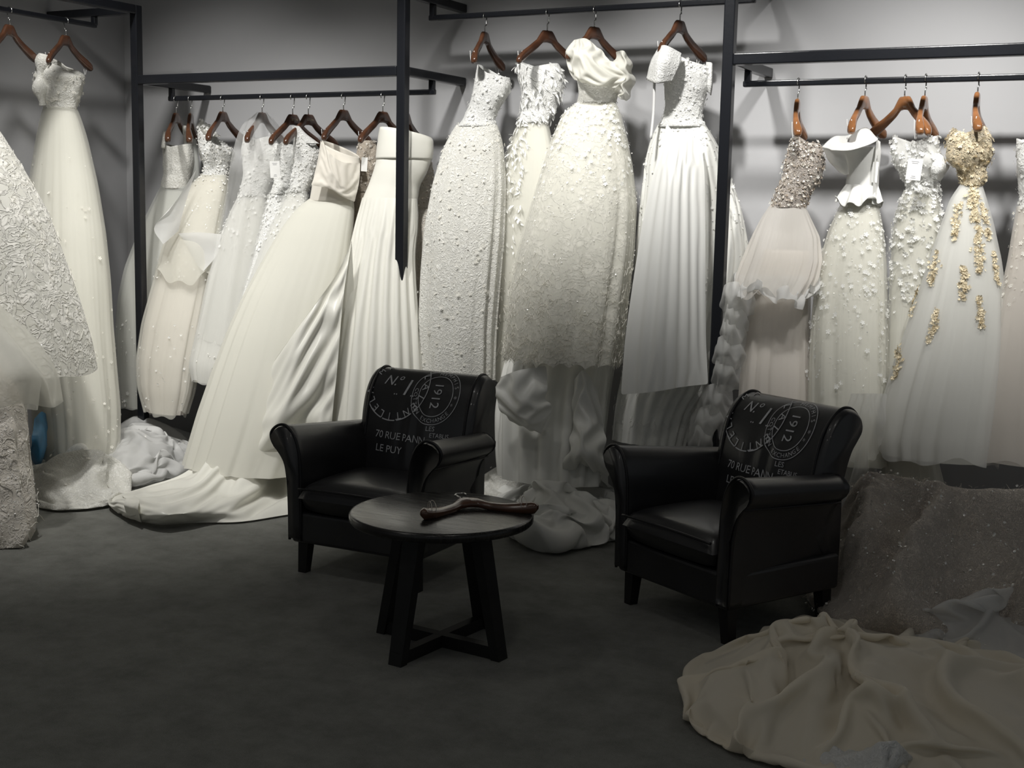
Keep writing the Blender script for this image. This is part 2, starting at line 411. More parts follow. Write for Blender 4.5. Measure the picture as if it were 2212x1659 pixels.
for key, x, ny, wp, lab, sg in (
    ('c1', 1726, 214, 14, 'orange-brown wooden hanger seen edge-on above the champagne sequin bodice', 1),
    ('c2', 1871, 207, 72, 'orange-brown wooden hanger above the satin cowl collar gown', 1),
    ('c3', 1957, 208, 128, 'empty orange-brown wooden hanger seen nearly face-on', -1),
    ('c4', 2001, 207, 34, 'orange-brown wooden hanger above the white petal gown', 1),
    ('c5', 2115, 199, 12, 'orange-brown wooden hanger seen edge-on above the gold lace gown', 1),
    ('c6', 2262, 197, 60, 'wooden hanger above the blush gown at the right edge', 1)):
    hanger(key, (x, rr_(x)), ny, wp, lab, sg, group='hangers on the right bay rail')
hanger('l1', (19, 19), 53, 96, 'dark wooden hanger at the far left of the left rail', 1, LRX, group='hangers on the left wall rail')
hanger('l2', (141, 42), 76, 92, 'dark wooden hanger above the off-shoulder ivory gown', 1, LRX, group='hangers on the left wall rail')

# ------------------------------------------------------------------ armchairs
ARM = np.array([(.250, .14), (.250, .30), (.252, .42), (.262, .51), (.285, .572), (.322, .606), (.364, .602), (.396, .570),
                (.388, .532), (.356, .500), (.328, .455), (.314, .38), (.308, .27), (.306, .14)])
BACKP = np.array([(.355, .34), (.372, .44), (.392, .54), (.412, .63), (.440, .705), (.478, .757), (.525, .785), (.572, .780), (.606, .752),
                  (.612, .716), (.590, .682), (.560, .640), (.536, .56), (.522, .42), (.515, .14)])
def closed_loop(P, n):
    P = smooth_path(P, n*4); d = np.r_[0, np.cumsum(np.linalg.norm(np.diff(P, axis=0), axis=1))]
    t = np.linspace(0, d[-1], n); return np.array([np.interp(t, d, P[:, k]) for k in range(P.shape[1])]).T
AL = closed_loop(ARM, 44); BL = closed_loop(BACKP, 120)
_bl = closed_loop(BACKP, 600); _bl = _bl[:int(np.argmax(_bl[:, 0]))]; _bd = np.r_[0, np.cumsum(np.linalg.norm(np.diff(_bl, axis=0), axis=1))]
_k = int(np.argmax(_bl[:, 1] > .62)); _z0 = np.interp(.50, _bl[:_k, 1], _bd[:_k])
BW = .275
def crown(x, y, z):
    """the backrest's bulge and its soft vertical wrinkles"""
    if y > .44 or z > .74: return y
    k = min(1, (.44-y)/.03)*min(1, (.74-z)/.04)
    return y-k*(.022*(1-(x/BW)**2)*max(0, min(1, (.72-z)/.3+.3))-.005*math.sin(x*55+math.sin(x*20)*2)*math.exp(-((z-.55)/.12)**2)*math.exp(-(x/.14)**2))
def backpt(x, s, lift=0.0):
    """point on the front of the backrest: x across, s arc length up from z = .50"""
    t = np.clip(_z0+s, 0, _bd[-1]); y, z = np.interp(t, _bd, _bl[:, 0]), np.interp(t, _bd, _bl[:, 1])
    t2 = min(t+.01, _bd[-1]); t1 = t2-.01
    d = np.array([np.interp(t2, _bd, _bl[:, 0])-np.interp(t1, _bd, _bl[:, 0]), np.interp(t2, _bd, _bl[:, 1])-np.interp(t1, _bd, _bl[:, 1])]); d /= np.linalg.norm(d)+1e-9
    n = np.array([-d[1], d[0]]); y = crown(x, y, z)
    return np.array([x, y+n[0]*lift, z+n[1]*lift])
def ring_text(txt, cx, cs, rx, rs, a0, a1, size, inward=False):
    """letters set along an arc; angle 0 = right, 90 = up"""
    out = []
    for i, ch in enumerate(txt):
        if ch == ' ': continue
        a = math.radians(a0+(a1-a0)*(i/(len(txt)-1))); V, F = text_mesh(ch, size)
        if len(V) == 0: continue
        out.append((V, F, (cx+rx*math.cos(a), cs+rs*math.sin(a)), a+(math.pi/2 if inward else -math.pi/2)))
    return out
def flat_text(txt, cx, cs, size, rot=0, shear=0, spacing=1):
    V, F = text_mesh(txt, size, shear, spacing); return [(V, F, (cx, cs), math.radians(rot))]
def ring_line(cx, cs, rx, rs, a0, a1, wdt=.0022, n=60):
    A = np.radians(np.linspace(a0, a1, n)); V = []
    for a in A:
        for k in (-1, 1): V.append((cx+(rx+k*wdt/2)*math.cos(a), cs+(rs+k*wdt/2)*math.sin(a), 0))
    return [(np.array(V), [(2*i, 2*i+2, 2*i+3, 2*i+1) for i in range(n-1)], (0, 0), 0)]
def chair_print():
    L = []
    c = (-.115, .235)
    L += flat_text('N.', -.158, .236, .066, -4, .25) + flat_text('o', -.110, .262, .042, -4, .25) + flat_text('1', -.074, .196, .105, -4, .2)
    L += flat_text('..', -.116, .194, .05) + flat_text('..', -.034, .192, .05)
    L += ring_text('LENTILELA', c[0], c[1], .118, .118, -20, -165, .045)
    L += ring_text('LA', c[0], c[1], .122, .122, 24, 2, .045) + ring_text('MA', c[0], c[1], .112, .112, 150, 128, .04)
    L += ring_line(*c, .150, .150, -48, -78, .005) + ring_line(*c, .150, .150, -81, -106, .005) + ring_line(*c, .150, .150, -109, -150, .005) + ring_line(*c, .150, .150, -45, 36, .004)
    groups = [('round_stamp_print', L)]; L = []
    o = (.078, .208)
    L += ring_line(*o, .080, .090, 0, 360, .003, 90) + ring_line(*o, .112, .124, 0, 360, .003, 90)
    L += ring_text('MEMPHIS', o[0], o[1], .088, .099, 96, 22, .025) + ring_text('COTTON EXCHANGE', o[0], o[1], .104, .116, 172, 318, .024, True)
    L += ring_text('*', o[0], o[1], .10, .12, 0, 1, .03) if False else flat_text('*', o[0]+.096, o[1]-.02, .032) + flat_text('*', o[0]+.086, o[1]-.05, .028)
    L += flat_text('1912', .064, .208, .058, -90)
    groups.append(('oval_stamp_print', L)); L = []
    L += flat_text('LES', .085, .058, .028) + flat_text('ETABLIS', .130, .032, .026)
    L += flat_text('70 RUE PANN', -.055, .006, .043, -2, 0, .95) + flat_text('LE PUY', -.105, -.050, .043, -2)
    groups.append(('address_print', L)); out = []
    for nm, G in groups:
        V, F = [], []
        for v, f, (cx, cs), a in G:
            b = len(V); ca, sa = math.cos(a), math.sin(a)
            for p in v: V.append(backpt(cx+p[0]*ca-p[1]*sa, cs+p[0]*sa+p[1]*ca, .0035))
            F += [tuple(i+b for i in q) for q in f]
        out.append((nm, V, F))
    return out
PRINT = chair_print()
def fix(P, rot):
    a = math.radians(rot); P = np.asarray(P, float)
    return np.stack([P[..., 0]*math.cos(a)-P[..., 1]*math.sin(a), P[..., 0]*math.sin(a)+P[..., 1]*math.cos(a), P[..., 2]], -1)
def armchair(loc, rot, label):
    t = thing('armchair', label, 'armchair', (*loc, 0), 'pair of printed black leather armchairs')
    t.rotation_euler = (0, 0, math.radians(rot))
    def put(name, V, F, mat, **k): return mesh(name, V, F, mat, t, local=True, **k)
    for s in (-1, 1):
        ys = np.r_[np.linspace(-.075, -.05, 4), np.linspace(-.03, .46, 16)]; m = len(ys); n = len(AL); V = []
        for y in ys:
            q = (y+.075)/.575; rnd = max(0, 1-(y+.075)/.025)*.010
            c = AL.mean(0)
            for x, z in AL:
                zz = z - .05*q*max(0, (z-.14)/.46)
                xx = x - .045*q
                dx, dz = xx-.30, zz-.38; L = math.hypot(dx, dz)+1e-6
                w_ = .006*math.sin(y*70+z*9)*max(0, min(1, (q-.55)*3))*(1 if x < .3 else 0)
                V.append((s*(xx-dx/L*rnd+w_), y, zz-dz/L*rnd))
        F = grid_faces(m, n, True)+[tuple(range(n))[::s], tuple(range((m-1)*n, m*n))[::-s]]
        a = put('arm', V, F, 'leather')
        mb = MB(); pp = smooth_path([(s*x, -.066, z) for x, z in ARM], 60); mb.tube(pp, .006, 6)
        put('piping', np.array(mb.v), mb.f, 'piping').parent = a
        mb = MB(); mb.tube([(s*(np.interp(y, [-.07, .5], [.354, .318])), y, .498-.04*(y+.07)/.57) for y in np.linspace(-.06, .455, 12)], .004, 6)
        put('seam', np.array(mb.v), mb.f, 'piping').parent = a
    # backrest
    xs = np.r_[-BW, -BW+.006, np.linspace(-BW+.02, BW-.02, 26), BW-.006, BW]; V = []; n = len(BL)
    c = np.array([.47, .5])
    for x in xs:
        e = max(0, (abs(x)-(BW-.02))/.02); rnd = .018*e*e
        for y, z in BL:
            d = np.array([y, z])-c; L = np.linalg.norm(d)
            yb = crown(x, y, z)
            V.append((x, yb-d[0]/L*rnd, z-d[1]/L*rnd))
    b = put('backrest', V, grid_faces(len(xs), n, True)+[tuple(range(n))[::-1], tuple(range((len(xs)-1)*n, len(xs)*n))], 'leather')
    for s in (-1, 1):
        mb = MB(); mb.tube(smooth_path([(s*(BW-.035), y-(.004 if y < .45 else -.004), z+.003) for y, z in BACKP[1:11]], 50), .006, 6)
        put('piping', np.array(mb.v), mb.f, 'piping').parent = b
    for nm, pv, pf in PRINT: put(nm, pv, pf, 'print', smooth=False, kind='stuff', label='faded grey printed lettering').parent = b
    # seat cushion, front rail, legs
    nx, ny = 22, 22; V = []
    def cush(u, v_, top):
        x = .246*math.copysign(abs(u)**.85, u); y = -.092+.46*(v_*.5+.5)
        ed = (1-abs(u)**6)*(1-abs(v_)**6); z = .322+(1 if top else -1)*(.066*ed**.3)+(.018*(1-u*u)*(1-v_*v_) if top else 0)
        yy = y-.012*(1-u*u)*(1 if v_ < 0 else 0)*ed; return (x, yy, z)
    U = np.linspace(-1, 1, nx)
    for top in (1, 0):
        for u in U:
            for v_ in U: V.append(cush(u, v_, top))
    F = grid_faces(nx, ny); F = F+[tuple(i+nx*ny for i in q[::-1]) for q in F]
    cu = put('seat_cushion', V, F, 'leather')
    mb = MB(); mb.tube([(x, -.098-.006*(1-(x/.24)**2), .362+.006*(1-(x/.24)**2)) for x in np.linspace(-.24, .24, 24)], .005, 6)
    put('piping', np.array(mb.v), mb.f, 'piping').parent = cu
    mb = MB(); mb.box((0, .215, .195), (.60, .56, .13)); o = put('base', np.array(mb.v), mb.f, 'leather', smooth=False)
    bv = o.modifiers.new('bevel', 'BEVEL'); bv.width = .015; bv.segments = 3
    for x, y in ((-.255, -.02), (.255, -.02), (-.25, .46), (.25, .46)):
        mb = MB(); V = []
        for z, h, dx in ((.14, .024, 0), (0, .018, .012*np.sign(x))):
            for a, c_ in ((-1, -1), (1, -1), (1, 1), (-1, 1)): V.append((x+dx+a*h, y+c_*h, z))
        put('leg', V, [(0, 1, 5, 4), (1, 2, 6, 5), (2, 3, 7, 6), (3, 0, 4, 7), (4, 5, 6, 7), (3, 2, 1, 0)], 'leg', smooth=False)
    return t
armchair((-2.845, 4.165), 1, 'black leather armchair with printed lettering, behind the round table')
armchair((-1.555, 4.34), -28, 'black leather armchair with printed lettering, beside the champagne heap')

# ------------------------------------------------------------------ coffee table
TC = np.array([-2.190, 3.680]); TZ = .465
tb = thing('coffee_table', 'low round black wooden coffee table with splayed crossed legs', 'table', (*TC, 0))
prof = [(0, TZ), (.300, TZ), (.309, TZ-.002), (.313, TZ-.008), (.313, TZ-.024), (.308, TZ-.030), (.29, TZ-.032), (0, TZ-.032)]
n = 96; V = [(TC[0]+r*math.cos(2*math.pi*k/n), TC[1]+r*math.sin(2*math.pi*k/n), z) for r, z in prof for k in range(n)]
o = mesh('tabletop', V, grid_faces(len(prof), n, True), 'table', tb)
feet = [np.array(p) for p in ((-2.203, 3.408), (-1.918, 3.645), (-2.441, 3.684), (-2.148, 3.934))]
fc = np.mean(feet, 0)
for f in feet:
    d = (f-fc); r = np.linalg.norm(d); d /= r; s = np.array([-d[1], d[0]]); V = []
    for z, rad, hw, ht in ((TZ-.03, .150, .034, .020), (0, r-.022, .026, .017)):
        for a, c_ in ((-1, -1), (1, -1), (1, 1), (-1, 1)):
            p = fc+d*(rad+c_*ht)+s*(a*hw); V.append((p[0], p[1], z))
    mesh('leg', V, [(0, 1, 5, 4), (1, 2, 6, 5), (2, 3, 7, 6), (3, 0, 4, 7), (4, 5, 6, 7), (3, 2, 1, 0)], 'leg', tb, smooth=False)
for i, j, z in ((0, 3, .022), (1, 2, .0225)):
    mb = MB(); a, b_ = feet[i]*.95+fc*.05, feet[j]*.95+fc*.05; mb.bar((*a, z), (*b_, z), .036, .042); mb.build('stretcher', 'leg', tb, smooth=False)
# hanger lying on the table
e0, e1 = onz(912, 1104, .488), onz(1146, 1091, .488); dx = (e1-e0)[:2]; ang = math.atan2(dx[1], dx[0]); mid = (e0+e1)/2
away = np.array([-math.sin(ang), math.cos(ang), 0])
th = thing('clothes_hanger', 'dark wooden hanger lying flat on the round table', 'hanger', mid+away*.13+np.array([0, 0, .002]), 'wooden gown hangers')
R = np.array([[math.cos(ang), math.sin(ang), 0], [0, 0, -1], away]).T       # local x along, local y down, local z away
b = bpy.data.objects.new('body', HM); COL.objects.link(b); b.parent = th
b.matrix_local = Matrix([[*R[0], 0], [*R[1], 0], [*R[2], 0], [0, 0, 0, 1]]) @ Matrix.Rotation(math.radians(9), 4, 'X')
hk = bpy.data.objects.new('hook', hook_mesh(.095)); COL.objects.link(hk); hk.parent = th
hk.matrix_local = Matrix([[*R[0], 0], [*R[1], 0], [*R[2], -.002], [0, 0, 0, 1]]) @ Matrix.Rotation(math.radians(84), 4, 'Z')
for s in (-1, 1):
    mb = MB()
    for k in (0, .012):
        c = np.array(th.location)+R@np.array([s*(.165-k), -.01, -.135+k*.6])
        mb.tube([c+R@np.array([k*s*.4*math.sin(q), .021*math.cos(q), .026*math.sin(q)]) for q in np.linspace(0, 2*math.pi, 20)], .0012, 5, False)
    mb.build('ribbon_loop', 'champ_lace', th)

# ------------------------------------------------------------------ gowns
def buckle(V, eu=1.2, ev=1.0, steps=60, iters=8, amp=.012, freq=9.0, bend=.25, seed=1, grav=.6, closed=True, pins=('top',), ramp_u=None, keep=.02, bv=None):
    """let a sheet that is wider than its outline (eu across, ev along) buckle into natural folds"""
    m, n = V.shape[:2]; P0 = V.reshape(-1, 3).copy(); idx = np.arange(m*n).reshape(m, n)
    fixed = np.zeros((m, n), bool)
    if 'top' in pins: fixed[0] = True
    if 'bottom' in pins: fixed[-1] = True
    if 'left' in pins: fixed[:, 0] = True
    if 'right' in pins: fixed[:, -1] = True
    W = np.where(fixed.reshape(-1), 0.0, 1.0)[:, None]
    eu_row = np.full(m, eu) if ramp_u is None else 1+(eu-1)*np.clip(np.linspace(0, 1, m)/ramp_u, 0, 1)
    cons = []
    def add(A, B, ex, k):
        A, B = A.reshape(-1), B.reshape(-1); L0 = np.linalg.norm(P0[A]-P0[B], axis=1)*np.broadcast_to(ex, A.shape); cons.append((A, B, L0, k))
    cols = n if closed else n-1
    def erow(I): return np.repeat(eu_row, I.shape[1])
    for p in (0, 1):
        ja = np.arange(p, cols, 2); ja = ja[:len(ja)] if not (closed and n % 2) else ja[:-1]
        A, B = idx[:, ja], idx[:, (ja+1) % n]; add(A, B, erow(A), 1.0)
        ia = np.arange(p, m-1, 2); add(idx[ia], idx[ia+1], ev, 1.0)
        ia = np.arange(p, m-1, 2); c = np.arange(cols)
        e_u = np.repeat(eu_row[ia], len(c)); dx2 = ((P0[idx[ia][:, (c+1) % n].ravel()]-P0[idx[ia][:, c].ravel()])**2).sum(1); dy2 = ((P0[idx[ia+1][:, c].ravel()]-P0[idx[ia][:, c].ravel()])**2).sum(1)
        for A, B in ((idx[ia][:, c], idx[ia+1][:, (c+1) % n]), (idx[ia][:, (c+1) % n], idx[ia+1][:, c])):
            d2 = ((P0[A.ravel()]-P0[B.ravel()])**2).sum(1)+1e-12; add(A, B, np.sqrt(np.maximum(.2, (d2+(e_u**2-1)*dx2+(ev**2-1)*dy2)/d2)), .4)
    for p in range(4):
        ja = np.arange(p, cols-1 if not closed else (n//4)*4+p-3, 4); A, B = idx[:, ja % n], idx[:, (ja+2) % n]; add(A, B, erow(A), bend)
        ia = np.arange(p, m-2, 4); add(idx[ia], idx[ia+2], ev, bend if bv is None else bv)
        if bv is not None and p < 4:
            ia = np.arange(p*2, m-8, 16); ib = np.arange(p*2+1, m-8, 16); add(idx[ia], idx[ia+8], ev, bv); add(idx[ib], idx[ib+8], ev, bv)
    N0 = normals(V, closed).reshape(-1, 3); q = P0*np.array([freq, freq, freq*(.35 if bv is None else .06)])+seed*3.7
    Q = P0+N0*(amp*(pnoise(q)+.5*pnoise(q*2.1+4)))[:, None]*W; X = Q.copy(); vel = np.zeros_like(X); dt = .02
    for st in range(steps):
        vel[:, 2] -= grav*dt; vel *= .93; Q = X+vel*dt*W
        for it in range(iters):
            for A, B, L0, k in cons:
                D = Q[A]-Q[B]; l = np.sqrt((D*D).sum(1))+1e-9; wa, wb = W[A], W[B]
                c = (k*(l-L0)/l)[:, None]*D/np.maximum(wa+wb, 1e-6); Q[A] -= wa*c; Q[B] += wb*c
            Q += (P0-Q)*keep*W*.2
            Q[:, 2] = np.maximum(Q[:, 2], .006)
        vel = (Q-X)/dt; sp = np.linalg.norm(vel, axis=1)[:, None]; vel *= np.minimum(1, 1.2/np.maximum(sp, 1e-6)); X = Q
    return X.reshape(m, n, 3)
class Frame:
    """where a gown hangs: a vertical plane through its hanging point, facing the viewer's side of the room"""
    def __init__(s, px, py, Y=None, X=None):
        s.P = ony(px, py, Y) if X is None else onx(px, py, X)
        v = s.P-EYE; v[2] = 0; v /= np.linalg.norm(v); s.v = v; s.u = np.array([v[1], -v[0], 0])
    def at(s, x, y, off=0.0): return onpl(x, y, s.P-s.v*off, s.v)
def resample(rows, m, k=3):
    R_ = np.array(rows, float); d = np.r_[0, np.cumsum(np.abs(np.diff(R_[:, 0]))+1e-6)]; t = np.linspace(0, d[-1], m)
    # denser sampling by linear interpolation then smoothing (end rows kept)
    A = np.array([np.interp(t, d, R_[:, c]) for c in range(R_.shape[1])]).T
    for _ in range(k):
        B = A.copy(); B[1:-1] = (A[:-2]+2*A[1:-1]+A[2:])/4; A = B
    return A
def folds(th, s, n, seed, sharp=1.0):
    r = np.random.default_rng(seed); ph = r.uniform(0, 6.28, 8)
    t = th+.30*np.sin(2*th+ph[0])+.18*np.sin(3*th+ph[1])+.10*np.sin(5*th+ph[2])+.10*np.sin(3*s+ph[3])
    a = np.cos(n*t+ph[4]); b = np.cos((n*1.63//1)*t+ph[5]+s*1.2); c = np.cos((2*n+3)*t+ph[6])
    f = .62*a+.28*b+.10*c
    return np.sign(f)*np.abs(f)**sharp
def pleats(th, s, seed):
    r = np.random.default_rng(seed+500); o = 0
    for f in r.integers(14, 60, 9): o = o+np.cos(f*th+r.uniform(0, 6.28)+.5*math.sin(1.7*s+r.uniform(0, 6)))*r.uniform(.3, 1)*18/(10+f*.5)
    return o/2.2
def tube(F, rows, m=64, n=120, ratio=.6, amp=.0, nf=9, seed=1, fwd=0.0, fpow=1.2, sharp=1.0, astart=0.0, hem=0.0, rim=None, cups=None, zmin=.006, crink=0.0, pl=0.0, npl=52):
    A = resample(rows, m); th = np.linspace(0, 2*math.pi, n, endpoint=False)
    ca = abs(F.u[0]); sa = abs(F.u[1]); V = np.zeros((m, n, 3))
    for i in range(m):
        s = i/(m-1); off = fwd*s**fpow; y, xl, xr = A[i, :3]
        L, R_ = F.at(xl, y, off), F.at(xr, y, off); C = (L+R_)/2; hw = np.linalg.norm((R_-L)[:2])/2
        a = hw/math.sqrt(ca*ca+(ratio*sa)**2); b = a*ratio
        am = amp*max(0, (s-astart)/(1-astart)); f = folds(th, s, nf, seed, sharp)
        rad = 1-am*.5+am*.5*f
        if pl: rad = rad+pl*min(1, .3+s)*pleats(th, s, seed)
        if cups is not None:
            for tc in cups[0]:
                dd = np.angle(np.exp(1j*(th-tc))); rad = rad+cups[1]*np.exp(-(dd/.42)**2)*math.exp(-((s-cups[2])/.22)**2)
        V[i, :, 0] = C[0]+a*rad*np.cos(th); V[i, :, 1] = C[1]+b*rad*np.sin(th); V[i, :, 2] = C[2]
        if rim is not None: V[i, :, 2] += rim(th)*max(0, 1-s/.35)
        if hem and s > .8: V[i, :, 2] += hem*((s-.8)/.2)**2*(.6*np.sin(3*th+seed)+.4*np.sin(7*th+seed*2))
    if crink:
        V = V+normals(V)*(pnoise(V*14+seed)*crink)[..., None]
    V[..., 2] = np.maximum(V[..., 2], zmin)
    return V
def tpart(name, V, mat, par, thick=0, **k): return mesh(name, V, grid_faces(V.shape[0], V.shape[1], True), mat, par, thick=thick, **k)
def patch(ctrl, m=40, n=40):
    """smooth surface through a grid of 3D control points"""
    C = np.array(ctrl, float); A = np.array([smooth_path(r, n) for r in C])
    return np.array([smooth_path(A[:, j], m) for j in range(n)]).transpose(1, 0, 2)
def ppart(name, V, mat, par, wr=0, fr=9, thick=0, seed=3, stretch=(1, 1, 1), **k):
    if wr: V = V+normals(V, False)*(pnoise(V*fr*np.array(stretch)+seed*7.3)*wr+.4*pnoise(V*fr*2.3*np.array(stretch)+seed)*wr)[..., None]
    V = V.copy(); V[..., 2] = np.maximum(V[..., 2], .006)
    return mesh(name, V, grid_faces(V.shape[0], V.shape[1]), mat, par, thick=thick, **k)
def petal_flower(k=5):
    v = [(0, 0, .05)]; f = []
    for i in range(k):
        a = 2*math.pi*i/k; w_ = .9*math.pi/k
        for (r, da, z) in ((.55, -w_, .18), (1.0, -w_*.55, .34), (1.0, w_*.55, .34), (.55, w_, .18)):
            v.append((r*math.cos(a+da), r*math.sin(a+da), z))
        b = 1+4*i; f += [(0, b, b+3), (b, b+1, b+2, b+3)]
    return np.array(v), f
def leaf_shape():
    return np.array([(0, 0, 0), (.35, .22, .10), (.35, 0, .02), (.35, -.22, .10), (.75, .16, .16), (.75, 0, .10), (.75, -.16, .16), (1.1, 0, .12)]), \
        [(0, 2, 1), (0, 3, 2), (1, 2, 5, 4), (2, 3, 6, 5), (4, 5, 7), (5, 6, 7)]
def disc(k=6):
    return np.array([(math.cos(2*math.pi*i/k), math.sin(2*math.pi*i/k), 0) for i in range(k)]+[(0, 0, .25)]), [(i, (i+1) % k, k) for i in range(k)]
def curl_shape(seed):
    r = np.random.default_rng(seed); ph = r.uniform(0, 6.28, 3); V = []
    T_ = np.linspace(0, 1, 14)
    P = np.array([(t*2-1, .45*math.sin(5*t+ph[0])+.2*math.sin(9*t+ph[1]), 0) for t in T_])
    for i, p in enumerate(P):
        w_ = .055*(1-.6*abs(2*T_[i]-1))
        V += [(p[0], p[1]-w_, 0), (p[0], p[1], .09), (p[0], p[1]+w_, 0)]
    F = []
    for i in range(13):
        b = 3*i; F += [(b, b+3, b+4, b+1), (b+1, b+4, b+5, b+2)]
    return np.array(V), F
FLOWER, LEAF, DISC = petal_flower(), leaf_shape(), disc()
FFL = (FLOWER[0]*np.array([1, 1, .35]), FLOWER[1]); FLF = (LEAF[0]*np.array([1, 1, .45]), LEAF[1])
CURLS = [curl_shape(i) for i in range(6)]
def scatter(name, V, shapes, cnt, size, mat, par, srange=(0, 1), trange=None, seed=1, lift=.003, dens=None, tilt=.25, closed=True, align=None, kind='stuff', front=True, label=None):
    """sew small pieces onto a surface grid V[row, col]"""
    r = np.random.default_rng(seed); Nn = normals(V, closed); m, n = V.shape[:2]; vs, fs = [], []; k = 0; tries = 0
    if not isinstance(shapes, list): shapes = [shapes]
    cen = V.mean(1, keepdims=True)
    if closed and ((V-cen)*Nn).sum() < 0: Nn = -Nn
    if not closed and (Nn*(EYE-V)).sum() < 0: Nn = -Nn
    while k < cnt and tries < cnt*12:
        tries += 1
        s = r.uniform(*srange); i = int(s*(m-1)); j = r.integers(0, n)
        p, nn = V[i, j], Nn[i, j]
        if front and nn@(EYE-p) < 0.02: continue
        if trange is not None:
            a = 2*math.pi*j/n
            if abs(np.angle(np.exp(1j*(a-trange[0])))) > trange[1]: continue
        if dens is not None and r.uniform() > dens(p, s): continue
        k += 1; p = p+r.normal(size=3)*.004
        nn = nn+r.normal(size=3)*tilt; nn /= np.linalg.norm(nn)
        ref = np.array([0, 0, 1.]) if abs(nn[2]) < .9 else np.array([1., 0, 0])
        a1 = np.cross(ref, nn); a1 /= np.linalg.norm(a1); a2 = np.cross(nn, a1)
        q = r.uniform(0, 6.28) if align is None else align+r.normal()*.5
        e1 = a1*math.cos(q)+a2*math.sin(q); e2 = -a1*math.sin(q)+a2*math.cos(q)
        sv, sf = shapes[r.integers(len(shapes))]; z = size*r.uniform(.65, 1.3)
        b = len(vs); vs += list(p+nn*lift+(sv[:, :1]*e1+sv[:, 1:2]*e2+sv[:, 2:]*nn)*z); fs += [tuple(x+b for x in f) for f in sf]
    return mesh(name, vs, fs, mat, par, smooth=False, kind=kind, label=label)
def ribbon(par, pts, r=.0022, mat='ribbon', name='ribbon_loop'):
    mb = MB(); mb.tube(smooth_path(pts, 16), r, 5); return mb.build(name, mat, par)
def loops(par, F, key, a, b):
    """hanging ribbons from the hanger's arms down to the bodice (pixels a, b on the gown)"""
    for tip, px in zip(HANGERS[key], (a, b)):
        if px is None: continue
        zq = min(tip[2]-.02, F.at(*px)[2]+.012); Q = np.array([tip[0], tip[1], zq])
        for dx in (-.006, .008):
            e = F.u*dx; ribbon(par, [tip+np.array([0, 0, .012])+e*1.4, (tip+Q)/2+e, Q+e*.3], .0018)
def card(par, F, c, wpx, hpx, off, tiltdeg=4, lines=True):
    P = F.at(c[0], c[1], off); sc = np.dot(P-EYE, FW)/FPX; wd, ht = wpx*sc, hpx*sc; a = math.radians(tiltdeg)
    ex = F.u*math.cos(a)+np.array([0, 0, 1])*math.sin(a); ez = -F.u*math.sin(a)+np.array([0, 0, 1])*math.cos(a); nn = -F.v
    mb = MB(); mb.box((0, 0, 0), (wd, .0014, ht)); V = [P+ex*p[0]+nn*(-p[1])+ez*p[2] for p in mb.v]
    o = mesh('price_tag', V, mb.f, 'paper', par, smooth=False, label='white paper price tag')
    if lines:
        for z, l in ((.36, .5), (.28, .4), (-.32, .25), (-.40, .34)):
            mb = MB(); mb.box((0, 0, z*ht), (l*wd, .0004, .022*ht))
            mesh('printed_line', [P+ex*p[0]+nn*(.001-p[1])+ez*p[2] for p in mb.v], mb.f, 'ink', o, smooth=False)
    ribbon(par, [P+ez*ht*.48, P+ez*ht*.75+ex*.004, P+ez*ht*1.05-nn*(off*.6)], .0012, 'chrome', 'tag_string')
def gown(label, F, group=None): return thing('wedding_gown', label, 'gown', (F.P[0], F.P[1], 0), group)
FR = -math.pi/2                                       # angle of a gown's side facing the room
def rimf(a, b, sc=0, ph=0): return lambda th: a*np.cos(th)+b*np.sin(th)+sc*np.abs(np.cos(th*1.0+ph))

# ---- left wall rack -------------------------------------------------
F = Frame(-110, 420, X=-5.55)
g = gown('ivory gown with wavy corded embroidery over a full skirt, at the far left edge', F)
A_ = [(250, -150, -25), (290, -190, 5), (380, -225, 60), (450, -250, 100), (560, -285, 140), (640, -310, 168), (720, -330, 192), (785, -345, 205)]
V = tube(F, A_, 60, 120, .6, .10, 8, 11, .15, hem=.02); tpart('skirt', V, 'lace_big', g)
Vi = tube(F, [(y, l+16, r-16) for y, l, r in A_], 40, 80, .55, .06, 7, 12, .10); tpart('lining', Vi, 'lining', g)
scatter('corded_embroidery', V, CURLS, 420, .020, 'petal_ivory', g, (.10, .98), seed=4, tilt=.05, lift=.002, align=1.3)
scatter('sequins', V, DISC, 160, .0035, 'sequin', g, (.1, 1), seed=5, tilt=.5)
V = tube(F, [(180, -150, -60), (215, -165, -45), (252, -150, -25)], 14, 48, .6, 0, cups=((FR,), .1, .4)); tpart('bodice', V, 'lace_big', g)
loops(g, F, 'l1', (-120, 190), None)

F = Frame(-120, 760, X=-5.05)
g = gown('white tulle gown with ruffled hem in front of the embroidered skirt, far left', F)
B_ = [(560, -210, -100), (620, -235, -40), (680, -262, 6), (720, -280, 55), (765, -300, 102), (800, -305, 119), (870, -300, 112)]
V = tube(F, B_, 44, 120, .6, .12, 9, 21, .05, hem=.03); V = buckle(V[::2, ::2], 1.18, 1.0, 40, 7, .02, 7, .4, 21, ramp_u=.5, bv=1.0); tpart('skirt', V, 'tulle', g, sub=1)
V = tube(F, [(y, l+26, r-34) for y, l, r in B_], 30, 80, .55, .16, 7, 22, .03, hem=.02); tpart('underskirt', V, 'tulle_white', g)
F2 = Frame(-120, 960, X=-4.95)
g = gown('champagne sequinned lace gown with train reaching the carpet, far left', F2)
C_ = [(700, -170, -60), (780, -200, 20), (840, -215, 47), (900, -230, 60), (1000, -240, 68), (1060, -245, 76), (1110, -250, 84), (1150, -255, 79), (1185, -250, 40)]
V = tube(F2, C_, 54, 140, .65, .22, 12, 23, .30, hem=.02, crink=.01); tpart('skirt', V, 'champ_lace', g)
scatter('sequins', V, DISC, 420, .0035, 'sequin', g, (.2, 1), seed=6, tilt=.6)
